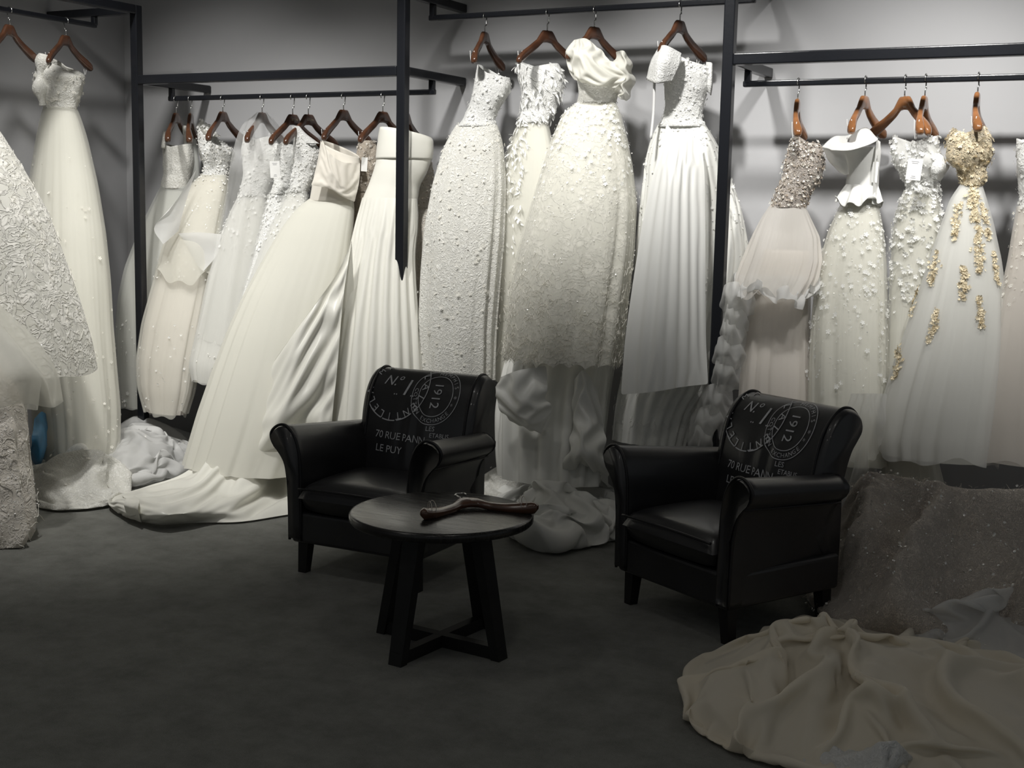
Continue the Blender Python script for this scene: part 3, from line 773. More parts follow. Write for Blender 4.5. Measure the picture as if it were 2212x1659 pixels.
scatter('corded_embroidery', V, CURLS, 160, .03, 'petal_ivory', g, (.5, 1), seed=7, tilt=.05)
V = tube(F2, [(640, -150, -80), (704, -170, -60)], 10, 40, .6); tpart('bodice', V, 'champ_lace', g)

F = Frame(130, 300, X=-5.66)
g = gown('ivory tulle gown with off-shoulder lace bodice hanging on the left wall rail', F)
V = tube(F, [(136, 84, 160), (165, 76, 180), (190, 80, 178), (212, 86, 172), (236, 93, 166)], 26, 64, .7, .02, 7, 31, rim=rimf(-.05, -.01), cups=((FR-.6, FR+.7), .10, .35), crink=.012)
tpart('bodice', V, 'lace', g, .003); scatter('lace_motifs', V, [FLF, FFL], 221, 0.0087, 'petal_ivory', g, seed=8)
S_ = [(232, 93, 166), (262, 84, 178), (300, 76, 190), (400, 58, 213), (500, 44, 229), (600, 40, 239), (700, 46, 245), (800, 52, 254), (880, 60, 262), (950, 66, 262), (1010, 60, 250)]
V = tube(F, S_, 80, 200, .7, .18, 10, 33, .42, 1.6, sharp=1.1, pl=.012); tpart('skirt', V, 'tulle', g)
VL = tube(F, [(y, l+7, r-7) for y, l, r in S_], 60, 110, .65, .16, 10, 33, .40, 1.6); tpart('lining', VL, 'lining', g)
scatter('lace_motifs', V, [FLF, FFL], 150, 0.0100, 'petal_ivory', g, (.12, 1), seed=9, dens=lambda p, s: .3+.7*(s > .6))
# off-shoulder sleeves: soft lace bands on both sides
for (c0, c1) in (((96, 118), (92, 228)), ((172, 156), (166, 205))):
    P0, P1 = F.at(*c0, .05), F.at(*c1, .05); mb = MB(); mb.tube(smooth_path([P0, (P0+P1)/2-F.u*.02, P1], 14), [.030+.014*math.sin(i*.9) for i in range(14)], 14, False)
    o = mb.build('sleeve', 'lace', g)
loops(g, F, 'l2', (92, 122), (170, 158))

# ---- left bay of the back rack --------------------------------------
def simple_gown(label, F, brows, srows, bmat, smat, lmat=None, seed=1, ratio=.6, amp=.12, nf=9, fwd=.15, rim=None, cups=None, crink=0.0, hem=.015, inset=6, sharp=1.0, bn=64, zf=1.4, pl=.010):
    g = gown(label, F)
    B = tube(F, brows, 30, bn, ratio+.1, .015, 7, seed, 0, rim=rim, cups=cups, crink=crink); tpart('bodice', B, bmat, g, .003)
    S = tube(F, srows, 72, 200, ratio, amp, nf, seed+1, fwd, zf, sharp, hem=hem, pl=pl); tpart('skirt', S, smat, g)
    if lmat:
        Lv = tube(F, [(y, l+inset, r-inset) for y, l, r in srows], 50, 90, ratio*.92, amp, nf, seed+1, fwd*.95, zf, sharp); tpart('lining', Lv, lmat, g)
    return g, B, S

F = Frame(380, 330, 5.93)
g, B, S = simple_gown('cool grey tulle gown with lace straps beside the corner post', F,
    [(318, 352, 416), (345, 352, 420), (375, 352, 414), (408, 347, 405)],
    [(402, 347, 405), (430, 332, 402), (470, 312, 400), (520, 290, 396), (580, 266, 388), (650, 250, 380), (740, 243, 370), (830, 246, 360), (880, 250, 350)],
    'lace', 'tulle_grey', 'lining', 41, .45, .12, 10, .10, rim=rimf(.0, .0, .02), crink=.006)
for a, b_ in (((352, 320), (357, 284)), ((402, 316), (398, 272))):
    mb = MB(); P0, P1 = F.at(*a, .03), F.at(*b_, .02); mb.tube(smooth_path([P0, (P0+P1)/2, P1], 8), .012, 8); mb.build('strap', 'lace', g)
scatter('lace_motifs', S, [FLF, FFL], 102, 0.0099, 'petal', g, (.6, 1), seed=10)
F = Frame(412, 330, 5.97)
g, B, S = simple_gown('grey sheer gown squeezed behind the one-shoulder gown', F,
    [(300, 402, 424), (350, 400, 430), (400, 402, 432)], [(398, 402, 432), (480, 396, 440), (600, 385, 450), (760, 375, 460)], 'tulle_grey', 'tulle_grey', None, 43, .4, .06)

F = Frame(465, 330, 5.88)
g, B, S = simple_gown('ivory one-shoulder gown with pearl sequins and a folded organza overlay', F,
    [(292, 428, 478), (308, 427, 500), (330, 430, 507), (348, 437, 503), (364, 441, 496), (380, 436, 492)],
    [(376, 436, 492), (400, 408, 494), (450, 380, 487), (500, 360, 478), (560, 340, 470), (600, 330, 462), (700, 302, 445), (780, 290, 432), (840, 293, 424), (892, 308, 408)],
    'lace_white', 'tulle', 'lining_blush', 45, .55, .14, 10, .22, rim=rimf(-.07, .0), cups=((FR-.3, FR+.9), .10, .4), crink=.004, hem=.03)
st = tube(F, [(263, 434, 446), (275, 428, 456), (296, 428, 478)], 12, 40, .55, rim=rimf(-.02, 0)); tpart('strap', st, 'tulle', g)
scatter('sequins', B, DISC, 420, .0055, 'sequin', g, seed=11, tilt=.6); scatter('pearls', st, DISC, 46, .009, 'petal', g, seed=12)
scatter('sequins', S, DISC, 420, .0050, 'sequin', g, (.0, .45), seed=13, tilt=.6)
Vp = tube(F, [(378, 434, 493), (420, 396, 492), (480, 366, 484), (540, 346, 476), (600, 332, 466)], 40, 120, .62, .10, 7, 46, .12, hem=.05); tpart('overlay', Vp, 'tulle', g)
scatter('lace_motifs', S, [FLOWER], 51, 0.0068, 'petal', g, (.6, 1), seed=14)
for pts in ([[(425, 366), (365, 455)], [(400, 440), (333, 492)], [(385, 500), (352, 528)]], [[(385, 504), (430, 502), (478, 506)], [(398, 520), (430, 540), (470, 548)], [(410, 545), (428, 575), (440, 586)]]):
    C = [[F.at(x, y, .17+.05*k) for k, (x, y) in enumerate(r)] for r in pts]; ppart('folded_panel', patch(C, 16, 16), 'organza_white', g, .004)

F = Frame(560, 340, 5.85)
g, B, S = simple_gown('white lace bodice gown veiled in sheer tulle, fourth from the corner post', F,
    [(306, 527, 592), (330, 522, 610), (362, 526, 612), (395, 522, 590), (424, 516, 576)],
    [(420, 516, 576), (450, 500, 580), (520, 470, 573), (600, 446, 562), (700, 424, 545), (790, 402, 520), (826, 410, 500)],
    'lace_white', 'tulle_white', 'lining', 51, .55, .12, 9, .22, rim=rimf(.0, 0, .03), cups=((FR-.5, FR+.6), .1, .35), crink=.006)
scatter('lace_motifs', B, [FLF, FFL], 204, 0.0074, 'petal', g, seed=15); scatter('lace_motifs', S, [FLF, FFL], 187, 0.0081, 'petal', g, (0, .3), seed=16)
scatter('crystals', S, DISC, 30, .006, 'sequin', g, (.75, 1), seed=17, tilt=.6)
C = [[F.at(550, 246, .02), F.at(566, 241, .05), F.at(582, 246, .02)], [F.at(520, 276, .02), F.at(562, 262, .08), F.at(612, 290, .04)], [F.at(500, 340, .06), F.at(560, 320, .14), F.at(614, 350, .08)],
     [F.at(486, 430, .08), F.at(530, 430, .18), F.at(596, 430, .10)], [F.at(452, 600, .12), F.at(500, 610, .24), F.at(565, 600, .14)], [F.at(425, 730, .16), F.at(480, 745, .28), F.at(540, 740, .2)]]
Vv = patch(C, 60, 40); Vv = Vv+normals(Vv, False)*(np.sin(np.linspace(0, 22, 40))*.006)[None, :, None]; ppart('veil', Vv, 'tulle_sheer', g)
loops(g, F, 'a4', (536, 306), (600, 318))

F = Frame(610, 340, 5.83)
g, B, S = simple_gown('white floral sequin lace gown with a paper price tag in front', F,
    [(312, 596, 632), (330, 588, 645), (360, 592, 640), (395, 592, 628), (420, 582, 624)],
    [(416, 582, 624), (450, 572, 620), (490, 560, 618), (540, 546, 612), (620, 520, 610), (740, 480, 600), (820, 460, 590)],
    'lace_white', 'lace_white', None, 55, .55, .10, 8, .20, cups=((FR,), .12, .3), crink=.008)
scatter('sequin_motifs', B, [FLF, FFL], 289, 0.0074, 'petal', g, seed=18); scatter('sequin_motifs', S, [FLF, FFL], 442, 0.0081, 'petal', g, (0, .6), seed=19)
scatter('sequins', S, DISC, 160, .004, 'sequin', g, (0, .6), seed=20, tilt=.6)
card(g, F, (594, 366), 21, 36, .16, 3); loops(g, F, 'a5', (600, 316), (628, 322))
F = Frame(655, 340, 5.81)
g, B, S = simple_gown('white v-neck sequin gown hanging left of the plain cream bodice', F,
    [(302, 636, 690), (330, 634, 694), (362, 632, 688), (392, 628, 676), (416, 620, 664)],
    [(410, 620, 664), (450, 602, 668), (520, 568, 680), (620, 530, 690), (740, 500, 690), (860, 470, 680)],
    'lace_white', 'tulle_white', 'lining', 57, .55, .10, 9, .20, rim=rimf(-.06, 0), cups=((FR-.4, FR+.6), .1, .4), crink=.006)
st = tube(F, [(272, 630, 646), (290, 634, 662), (310, 636, 690)], 12, 40, .5); tpart('strap', st, 'lace_white', g)
scatter('sequin_motifs', B, [FLF, FFL], 374, 0.0074, 'petal', g, seed=21); scatter('sequin_motifs', S, [FLF, FFL], 272, 0.0074, 'petal', g, (0, .25), seed=22)
scatter('sequins', B, DISC, 160, .004, 'sequin', g, seed=23, tilt=.6); loops(g, F, 'a6', None, (688, 306))

F = Frame(735, 360, 5.77)
g, B, S = simple_gown('cream strapless gown with plain draped bodice and wide ivory tulle skirt', F,
    [(322, 693, 776), (345, 688, 779), (372, 680, 777), (400, 674, 772), (436, 668, 764)],
    [(430, 668, 764), (450, 640, 766), (500, 602, 762), (560, 566, 757), (640, 520, 742), (720, 482, 732), (800, 450, 716), (900, 414, 694), (960, 396, 675), (1012, 380, 655)],
    'cream', 'tulle_dense', 'lining', 61, .55, .10, 13, .40, rim=rimf(-.045, .0), cups=((FR+.1, FR+1.0), .12, .45), hem=.0)
C = [[F.at(696, 302, .10), F.at(712, 330, .15), F.at(740, 350, .16), F.at(778, 352, .12)], [F.at(690, 350, .11), F.at(716, 372, .17), F.at(742, 396, .17), F.at(776, 392, .13)], [F.at(672, 400, .11), F.at(712, 408, .16), F.at(738, 424, .16), F.at(766, 436, .13)]]
ppart('draped_panel', buckle(patch(C, 24, 30), 1.03, 1.02, 30, 8, .006, 6, .6, 13, .3, False, ('top', 'bottom', 'left', 'right')), 'cream', g, sub=1); loops(g, F, 'a7', (702, 302), (766, 326))
F = Frame(792, 350, 5.88)
g, B, S = simple_gown('taupe lace gown mostly hidden between two ivory gowns', F,
    [(304, 776, 810), (330, 770, 818), (370, 766, 815), (415, 765, 803)], [(410, 765, 803), (480, 750, 810), (600, 720, 820), (760, 700, 830)], 'lace_taupe', 'lace_taupe', None, 63, .5, .1)
card(g, F, (787, 355), 13, 30, .10, -3, False)
scatter('lace_motifs', B, [FLF, FFL], 136, 0.0074, 'champ_lace', g, seed=24)

F = Frame(912, 430, 5.90)
g, B, S = simple_gown('champagne sequin gown peeking out right of the middle post', F,
    [(340, 884, 930), (380, 886, 938), (420, 886, 934), (450, 884, 928)], [(446, 884, 928), (500, 880, 930), (600, 876, 940), (760, 870, 945)], 'champ_lace', 'champ_lace', None, 65, .5, .1)
scatter('sequins', B, DISC, 120, .005, 'sequin_gold', g, seed=25, tilt=.6)

# the long satin gown with its train
F = Frame(850, 400, 5.74)
g = gown('ivory satin strapless gown with folded band and long train across the carpet', F)
B = tube(F, [(318, 818, 929), (345, 814, 930), (372, 806, 922), (402, 795, 906), (432, 782, 902)], 30, 80, .62, .02, 7, 71, rim=rimf(-.025, -.02), cups=((FR-.4, FR+.6), .06, .4)); tpart('bodice', B, 'satin', g, .003)
Bd = tube(F, [(288, 822, 931), (300, 818, 934), (330, 814, 934), (344, 813, 931)], 14, 80, .66, .0, rim=rimf(-.022, -.02)); tpart('folded_band', Bd, 'satin', g, .010)
S_ = [(428, 782, 902), (460, 772, 904), (500, 762, 903), (560, 750, 895), (640, 734, 902), (720, 716, 908), (800, 702, 914), (900, 690, 915), (960, 684, 916), (1010, 678, 918)]
S = buckle(tube(F, S_, 56, 160, .62, .16, 9, 77, .40, 1.3, zmin=.008), 1.22, 1.0, 50, 7, .03, 8.0, .3, 3, .3, ramp_u=.25, bv=1.0); tpart('skirt', S, 'satin', g, sub=1)
tr = [  # control rows from the skirt (right) to the tip (left): ridge ... front edge on the carpet
  [F.at(760, 520, .16), F.at(742, 640, .25), F.at(728, 800, .36), F.at(716, 930, .44), onz(716, 1092, .01)],
  [F.at(722, 600, .20), F.at(700, 700, .28), F.at(676, 850, .38), F.at(664, 970, .46), onz(664, 1104, .01)],
  [F.at(622, 738, .26), F.at(612, 830, .36), F.at(600, 930, .44), onz(604, 1030, .07), onz(606, 1114, .01)],
  [onz(506, 905, .34), onz(508, 960, .24), onz(512, 1020, .13), onz(520, 1080, .07), onz(520, 1127, .01)],
  [onz(412, 1012, .12), onz(424, 1036, .13), onz(432, 1066, .11), onz(440, 1100, .08), onz(436, 1129, .01)],
  [onz(318, 1050, .07), onz(330, 1062, .11), onz(344, 1082, .12), onz(352, 1110, .09), onz(345, 1133, .01)],
  [onz(258, 1068, .03), onz(262, 1074, .07), onz(266, 1086, .08), onz(276, 1108, .05), onz(282, 1120, .008)],
  [onz(236, 1078, .01), onz(234, 1084, .03), onz(236, 1092, .03), onz(248, 1102, .015), onz(258, 1108, .006)]]
Vt = patch(tr, 110, 60)
s_ = np.linspace(0, 1, 110)[:, None]; t_ = np.linspace(0, 1, 60)[None, :]
fl = .022*np.sin(9*t_+5*s_+1.5*np.sin(4*s_))*np.clip(s_*4, 0, 1)*np.sin(math.pi*t_)+.010*np.sin(23*t_-9*s_)*np.sin(math.pi*t_)*np.clip(s_*3, 0, 1)
Vt = buckle(patch(tr, 64, 40), 1.05, 1.02, 40, 7, .02, 4.0, .6, 5, .3, False, ('top', 'bottom', 'left', 'right')); ppart('train', Vt, 'satin', g, sub=1)
bk = [[r[0], r[0]*.5+np.array([r[0][0]+.03, r[0][1]+.10, 0])*.5, np.array([r[0][0]+.05, r[0][1]+.2, .006])] for r in tr]
ppart('train_back', patch(bk, 60, 14), 'satin', g, .006, 5)
rl_ = [[onz(262, 1070, .05), onz(272, 1078, .10), onz(268, 1092, .09), onz(278, 1118, .02)], [onz(286, 1066, .07), onz(300, 1080, .12), onz(298, 1100, .10), onz(306, 1128, .02)]]
ppart('train_fold', patch(rl_, 14, 24), 'satin', g, .006, 12)
loops(g, F, 'a8', (826, 284), (920, 300))

# ---- middle bay, high rail ------------------------------------------
F = Frame(1050, 300, 5.84)
g, B, S = simple_gown('strapless ivory lace a-line gown, leftmost on the high rail', F,
    [(160, 1031, 1100), (182, 1026, 1104), (205, 1020, 1098), (235, 1010, 1078), (258, 1001, 1068), (274, 985, 1074)],
    [(270, 985, 1074), (290, 972, 1082), (320, 956, 1088), (400, 931, 1094), (500, 912, 1092), (600, 904, 1084), (700, 900, 1076), (800, 904, 1072), (818, 905, 1072)],
    'lace_white', 'lace', None, 81, .6, .20, 9, .20, rim=rimf(-.035, 0, .015), cups=((FR-.2, FR+.9), .10, .35), crink=.004, hem=.008, sharp=.9)
scatter('lace_motifs', B, [FLF, FFL], 204, 0.0081, 'petal', g, seed=31); scatter('lace_motifs', S, [FLF, FLF, FFL], 561, 0.0081, 'petal_ivory', g, (0, 1), seed=32, tilt=.12, dens=lambda p, s: .9-.5*s)
scatter('sequins', S, DISC, 120, .0032, 'sequin', g, (0, .5), seed=33, tilt=.6)
loops(g, F, 'b1', (1036, 146), (1086, 160))

F = Frame(1165, 300, 5.92)
g, B, S = simple_gown('white gown covered with raised leaf and feather appliques', F,
    [(148, 1117, 1204), (165, 1115, 1217), (200, 1126, 1216), (238, 1128, 1200), (266, 1120, 1184)],
    [(262, 1120, 1184), (290, 1108, 1190), (340, 1092, 1202), (420, 1078, 1214), (500, 1070, 1225), (600, 1067, 1226), (700, 1069, 1222), (790, 1060, 1205), (826, 1058, 1190)],
    'lace_white', 'tulle', 'lining', 84, .5, .12, 9, .14, rim=rimf(-.01, 0, .03), cups=((FR-.3, FR+.7), .10, .35), crink=.006, hem=.03)
scatter('leaf_appliques', B, [LEAF], 210, .032, 'petal', g, seed=34, align=-1.2, tilt=.35, kind='stuff')
scatter('leaf_appliques', S, [LEAF], 230, .030, 'petal', g, (0, .55), trange=(FR-.75, .7), seed=35, tilt=.4, align=-1.2, dens=lambda p, s: .9-.9*s)
scatter('lace_motifs', S, CURLS, 140, .022, 'petal_ivory', g, (.55, 1), seed=36, tilt=.08)
loops(g, F, 'b2', (1137, 138), None)

F = Frame(1285, 300, 5.80)
g = gown('cream puff-sleeved ballgown with glitter tulle and scalloped lace hem', F)
B = tube(F, [(124, 1240, 1336), (150, 1244, 1346), (180, 1248, 1342), (205, 1250, 1334), (224, 1246, 1330)], 30, 70, .7, .02, 7, 91, rim=rimf(-.05, 0, .02), cups=((FR-.4, FR+.6), .1, .4), crink=.005); tpart('bodice', B, 'lace', g, .003)
C = [[F.at(1240, 86, .03), F.at(1268, 84, .08), F.at(1300, 112, .09)], [F.at(1222, 112, .04), F.at(1262, 116, .17), F.at(1326, 140, .12)], [F.at(1228, 150, .05), F.at(1268, 160, .18), F.at(1352, 165, .13)], [F.at(1240, 172, .06), F.at(1282, 184, .16), F.at(1330, 190, .12)]]
ppart('puff_sleeve', buckle(patch(C, 30, 30), 1.14, 1.14, 40, 8, .01, 9, .5, 9, .4, False, ('top', 'bottom', 'left', 'right')), 'tulle_dense', g, sub=1)
C = [[F.at(1330, 112, .04), F.at(1348, 110, .10), F.at(1360, 132, .03)], [F.at(1326, 150, .06), F.at(1350, 150, .12), F.at(1368, 165, .04)], [F.at(1330, 190, .06), F.at(1346, 190, .11), F.at(1360, 205, .04)], [F.at(1334, 206, .06), F.at(1340, 214, .09), F.at(1352, 216, .05)]]
ppart('puff_sleeve', buckle(patch(C, 24, 20), 1.2, 1.2, 50, 8, .01, 12, .3, 10, .4, False, ('top', 'bottom')), 'tulle_dense', g, sub=1)
S_ = [(220, 1247, 1330), (245, 1215, 1341), (300, 1190, 1356), (360, 1170, 1368), (440, 1145, 1378), (540, 1115, 1374), (640, 1095, 1362), (720, 1085, 1354), (786, 1078, 1346)]
S = tube(F, S_, 100, 220, .62, .16, 10, 93, .30, 1.3, hem=.016, pl=.010); S[-10:, :, 2] += (np.linspace(0, 1, 10)**2)[:, None]*(.024*np.abs(np.sin(11*np.linspace(0, 2*math.pi, 220, endpoint=False))))[None, :]; tpart('skirt', S, 'tulle', g)
# scalloped lace layer under the tulle
Vl = tube(F, [(y, l+4, r-4) for y, l, r in S_], 80, 180, .60, .13, 10, 93, .29, 1.3)
th = np.linspace(0, 2*math.pi, 180, endpoint=False); Vl[-12:, :, 2] += (np.linspace(0, 1, 12)**2)[:, None]*(.022*np.abs(np.sin(11*th)))[None, :]
tpart('lace_underlayer', Vl, 'lace_big', g)
scatter('hem_embroidery', S, CURLS, 760, .021, 'petal_ivory', g, (.60, .995), seed=41, tilt=.05, dens=lambda p, s: .15+.85*(s-.6)/.4); scatter('lace_motifs', S, [FLF, FFL], 340, 0.0093, 'petal', g, (0, .40), seed=42, tilt=.15, dens=lambda p, s: 1-2*s)
scatter('glitter', S, DISC, 520, .0034, 'sequin', g, (.0, .9), seed=43, tilt=.6)
U_ = [(740, 1110, 1330), (800, 1085, 1322), (850, 1075, 1315), (920, 1070, 1310), (990, 1070, 1305), (1035, 1075, 1300)]
tpart('underskirt', buckle(tube(F, U_, 32, 110, .6, .1, 8, 95, .26, 1.0), 1.3, 1.0, 50, 7, .03, 8.0, .3, 4, .3, ramp_u=.2, bv=1.0), 'satin_white', g, sub=1)
C = [[F.at(1080, 815, .34), F.at(1120, 800, .40), F.at(1180, 790, .38)], [F.at(1072, 850, .36), F.at(1130, 870, .46), F.at(1178, 850, .42)], [F.at(1090, 890, .38), F.at(1140, 905, .46), F.at(1188, 880, .42)], [F.at(1115, 912, .36), F.at(1160, 930, .42), F.at(1180, 915, .40)]]
ppart('turned_hem', buckle(patch(C, 24, 24), 1.15, 1.15, 60, 8, .01, 9, .4, 6, .6, False), 'satin_white', g, sub=1)
C = [[F.at(1240, 820, .33), F.at(1262, 800, .36), F.at(1290, 840, .34)], [F.at(1236, 920, .36), F.at(1262, 900, .42), F.at(1302, 930, .36)], [F.at(1226, 1000, .40), F.at(1262, 990, .48), F.at(1308, 1010, .40)], [onz(1240, 1050, .05), onz(1278, 1052, .09), onz(1318, 1060, .05)], [onz(1252, 1120, .06), onz(1290, 1120, .10), onz(1330, 1125, .05)]]
ppart('train', buckle(patch(C, 40, 26), 1.25, 1.1, 60, 8, .012, 9, .35, 7, .6, False, ('top', 'bottom')), 'satin_white', g, sub=1)
loops(g, F, 'b3', None, (1334, 118))

F = Frame(1470, 300, 5.82)
g = gown('white off-shoulder satin gown with beaded bodice, rightmost on the high rail', F)
B = tube(F, [(128, 1428, 1530), (160, 1432, 1538), (190, 1436, 1532), (225, 1438, 1520), (255, 1432, 1516), (275, 1420, 1524)], 34, 80, .7, .02, 7, 101, rim=rimf(-.045, 0, .01), cups=((FR+.0, FR+.9), .10, .35), crink=.004); tpart('bodice', B, 'lace_white', g, .003)
scatter('beaded_motifs', B, [FLF, FFL], 289, 0.0074, 'petal', g, seed=44); scatter('crystals', B, DISC, 120, .0035, 'sequin', g, seed=45, tilt=.6)
C = [[F.at(1424, 100, .06), F.at(1440, 99, .15), F.at(1472, 116, .12)], [F.at(1408, 130, .06), F.at(1428, 132, .18), F.at(1468, 142, .15)], [F.at(1397, 172, .05), F.at(1418, 180, .17), F.at(1452, 176, .15)]]
ppart('sleeve', patch(C, 20, 20), 'lace_white', g, .003, thick=.006)
C = [[F.at(1526, 134, .02), F.at(1538, 136, .06), F.at(1540, 150, .0)], [F.at(1520, 175, .04), F.at(1536, 180, .08), F.at(1538, 190, .02)], [F.at(1528, 196, .04), F.at(1534, 204, .06), F.at(1536, 206, .03)]]
ppart('sleeve', patch(C, 14, 12), 'lace_white', g, .003, thick=.004)
S_ = [(270, 1420, 1524), (300, 1402, 1548), (360, 1390, 1570), (440, 1383, 1598), (540, 1372, 1618), (640, 1364, 1604), (740, 1352, 1570), (810, 1342, 1550), (880, 1324, 1500), (955, 1318, 1482)]
S = buckle(tube(F, S_, 48, 140, .52, .08, 10, 103, .12, 1.3), 1.16, 1.0, 45, 7, .03, 8, .3, 11, .3, ramp_u=.3, bv=1.0); tpart('skirt', S, 'satin_white', g, sub=1)
scatter('beaded_motifs', S, [FLF, FFL], 238, 0.0081, 'petal', g, (0, .33), seed=46, tilt=.12); scatter('crystals', S, DISC, 140, .0035, 'sequin', g, (0, .6), seed=47, tilt=.6)
scatter('lace_motifs', S, CURLS, 150, .018, 'petal', g, (.72, 1), seed=48, tilt=.06)
# satin overskirt panel falling in front
C = [[F.at(1440, 268, .13), F.at(1462, 290, .19), F.at(1486, 296, .19), F.at(1512, 300, .16)],
     [F.at(1416, 360, .20), F.at(1448, 360, .26), F.at(1480, 360, .25), F.at(1520, 360, .21)],
     [F.at(1392, 470, .25), F.at(1440, 470, .32), F.at(1480, 470, .30), F.at(1522, 470, .25)],
     [F.at(1368, 620, .31), F.at(1430, 620, .38), F.at(1480, 620, .36), F.at(1522, 620, .30)],
     [F.at(1352, 740, .35), F.at(1420, 740, .43), F.at(1478, 740, .40), F.at(1524, 740, .33)],
     [F.at(1344, 852, .38), F.at(1412, 846, .46), F.at(1470, 836, .43), F.at(1527, 829, .36)]]
Vp = patch(C, 70, 60); Vp = Vp+normals(Vp, False)*(np.linspace(.1, 1, 70)[:, None]*(np.sin(np.linspace(0, 15, 60)+1)*.016+np.sin(np.linspace(0, 31, 60))*.006)[None, :])[..., None]
Vp = buckle(patch(C, 40, 44), 1.10, 1.0, 50, 7, .03, 7, .5, 8, .3, False, ramp_u=.3, bv=1.0); ppart('overskirt', Vp, 'mikado', g, sub=1)
# beaded lattice panel on the right-hand side
mb = MB(); P0 = lambda a, b: F.at(1520+30*a+4*b, 640+175*b, .16+.02*b)
for k in range(-3, 9):
    for sg in (1, -1):
        pts = [P0(a, (k+sg*a*1.2)/8) for a in np.linspace(0, 1, 6) if 0 <= (k+sg*a*1.2)/8 <= 1]
        if len(pts) > 1: mb.tube(pts, .0022, 5)
mb.build('beaded_lattice', 'petal', g, kind='stuff')
ribbon(g, [F.at(1414, 172, .1), F.at(1412, 240, .1), F.at(1406, 300, .12)], .007, 'ribbon', 'ribbon_tie')
loops(g, F, 'b4', (1432, 112), (1520, 136))

# ---- right bay -------------------------------------------------------
F = Frame(1725, 380, 5.84)
g = gown('champagne sequin bodice gown with ruffled blush tulle skirt, beside the right post', F)
B = tube(F, [(308, 1718, 1766), (325, 1704, 1778), (350, 1697, 1780), (385, 1690, 1776), (420, 1674, 1752), (450, 1664, 1738)], 36, 80, .7, .01, 7, 111, rim=rimf(-.02, 0, .015), cups=((FR+.1, FR+1.0), .08, .3), crink=.004); tpart('bodice', B, 'sequin_champ', g, .003)
scatter('sequins', B, DISC, 700, .0052, 'sequin_gold', g, seed=51, tilt=.6); scatter('beads', B, [FLOWER], 110, .008, 'petal_ivory', g, seed=52)
S_ = [(445, 1662, 1740), (470, 1645, 1752), (510, 1624, 1772), (560, 1602, 1778), (600, 1586, 1770), (640, 1580, 1745)]
S = tube(F, S_, 60, 200, .6, .22, 9, 113, .20, 1.2, hem=.045, pl=.012); tpart('overskirt', S, 'tulle_blush', g)
Vr = tube(F, [(590, 1590, 1768), (612, 1580, 1772), (632, 1584, 1760)], 20, 200, .66, .22, 16, 114, .12, hem=.06, crink=.02); Vr = buckle(Vr[:, ::2]+(-F.v*.08)[None, None], 1.3, 1.1, 50, 8, .01, 14, .15, 12); tpart('ruffle', Vr, 'organza_white', g, sub=1)
U_ = [(540, 1650, 1752), (600, 1632, 1752), (660, 1620, 1752), (720, 1607, 1752), (800, 1596, 1756), (900, 1588, 1762), (1000, 1582, 1768)]
Us = tube(F, U_, 60, 200, .6, .16, 11, 115, .22, 1.1, pl=.012); tpart('skirt', Us, 'tulle_blush', g)
tpart('lining', tube(F, [(y, l+6, r-6) for y, l, r in U_], 50, 90, .55, .12, 11, 115, .20, 1.1), 'lining_blush', g)
# cascade of ruffles down the left side
casc = [(1592, 640, 1560), (1585, 680, 1562), (1580, 720, 1558), (1572, 765, 1546), (1560, 810, 1530), (1548, 855, 1512), (1536, 900, 1500), (1530, 945, 1486)]
for k, (xr, y, xl) in enumerate(casc):
    xr += random.uniform(-10, 14); xl += random.uniform(-12, 8); y += random.uniform(-9, 9)
    C = [[F.at(xr+34, y-30, .12), F.at((xl+xr)/2+10, y-34, .20), F.at(xl+4, y-20, .15)], [F.at(xr+38, y+8, .12), F.at((xl+xr)/2+12, y+4, .24), F.at(xl-4, y+12, .16)], [F.at(xr+36, y+34, .10), F.at((xl+xr)/2+8, y+42, .19), F.at(xl+8, y+46, .12)]]
    ppart('ruffle', buckle(patch(C, 12, 26), 1.25, 1.1, 40, 8, .01, 9, .35, k, .5, False), 'tulle_white', g, sub=1)
loops(g, F, 'c1', (1722, 308), (1724, 308))

F = Frame(1855, 360, 5.84)
g = gown('white satin gown with a wide folded cowl collar and lace tulle skirt', F)
B = tube(F, [(318, 1812, 1894), (345, 1822, 1898), (375, 1830, 1899), (405, 1826, 1898)], 26, 64, .7, .03, 7, 121); tpart('bodice', B, 'mikado', g, .003)
C = [[F.at(1776, 319, .02), F.at(1800, 296, .0), F.at(1832, 292, -.02), F.at(1870, 275, -.03), F.at(1893, 297, .0)],
     [F.at(1790, 322, .08), F.at(1812, 312, .10), F.at(1842, 300, .07), F.at(1876, 290, .06), F.at(1896, 300, .05)],
     [F.at(1796, 324, .13), F.at(1822, 326, .19), F.at(1850, 322, .19), F.at(1878, 312, .15), F.at(1895, 304, .08)]]
ppart('cowl_collar', patch(C, 24, 40), 'mikado', g, .003, 10, thick=.004)
C = [[F.at(1778, 320, .02), F.at(1800, 324, .10), F.at(1822, 326, .15)], [F.at(1788, 346, .03), F.at(1806, 356, .10), F.at(1830, 352, .14)], [F.at(1812, 372, .03), F.at(1824, 378, .09), F.at(1834, 376, .12)]]
ppart('collar_fall', patch(C, 20, 20), 'mikado', g, .003, 10)
C = [[F.at(1893, 300, .04), F.at(1902, 306, .02)], [F.at(1890, 340, .08), F.at(1902, 345, .03)], [F.at(1886, 390, .08), F.at(1896, 400, .03)], [F.at(1884, 440, .08), F.at(1904, 446, .03)]]
ppart('side_drape', patch(C, 20, 8), 'mikado', g, .004, 10)
Vp = tube(F, [(398, 1828, 1896), (415, 1814, 1902), (436, 1800, 1906)], 14, 80, .7, .10, 5, 123, .03, hem=.03); Vp = buckle(Vp, 1.2, 1.0, 50, 8, .01, 9, .5, 14, ramp_u=.5); tpart('peplum', Vp, 'mikado', g, .003, sub=1)
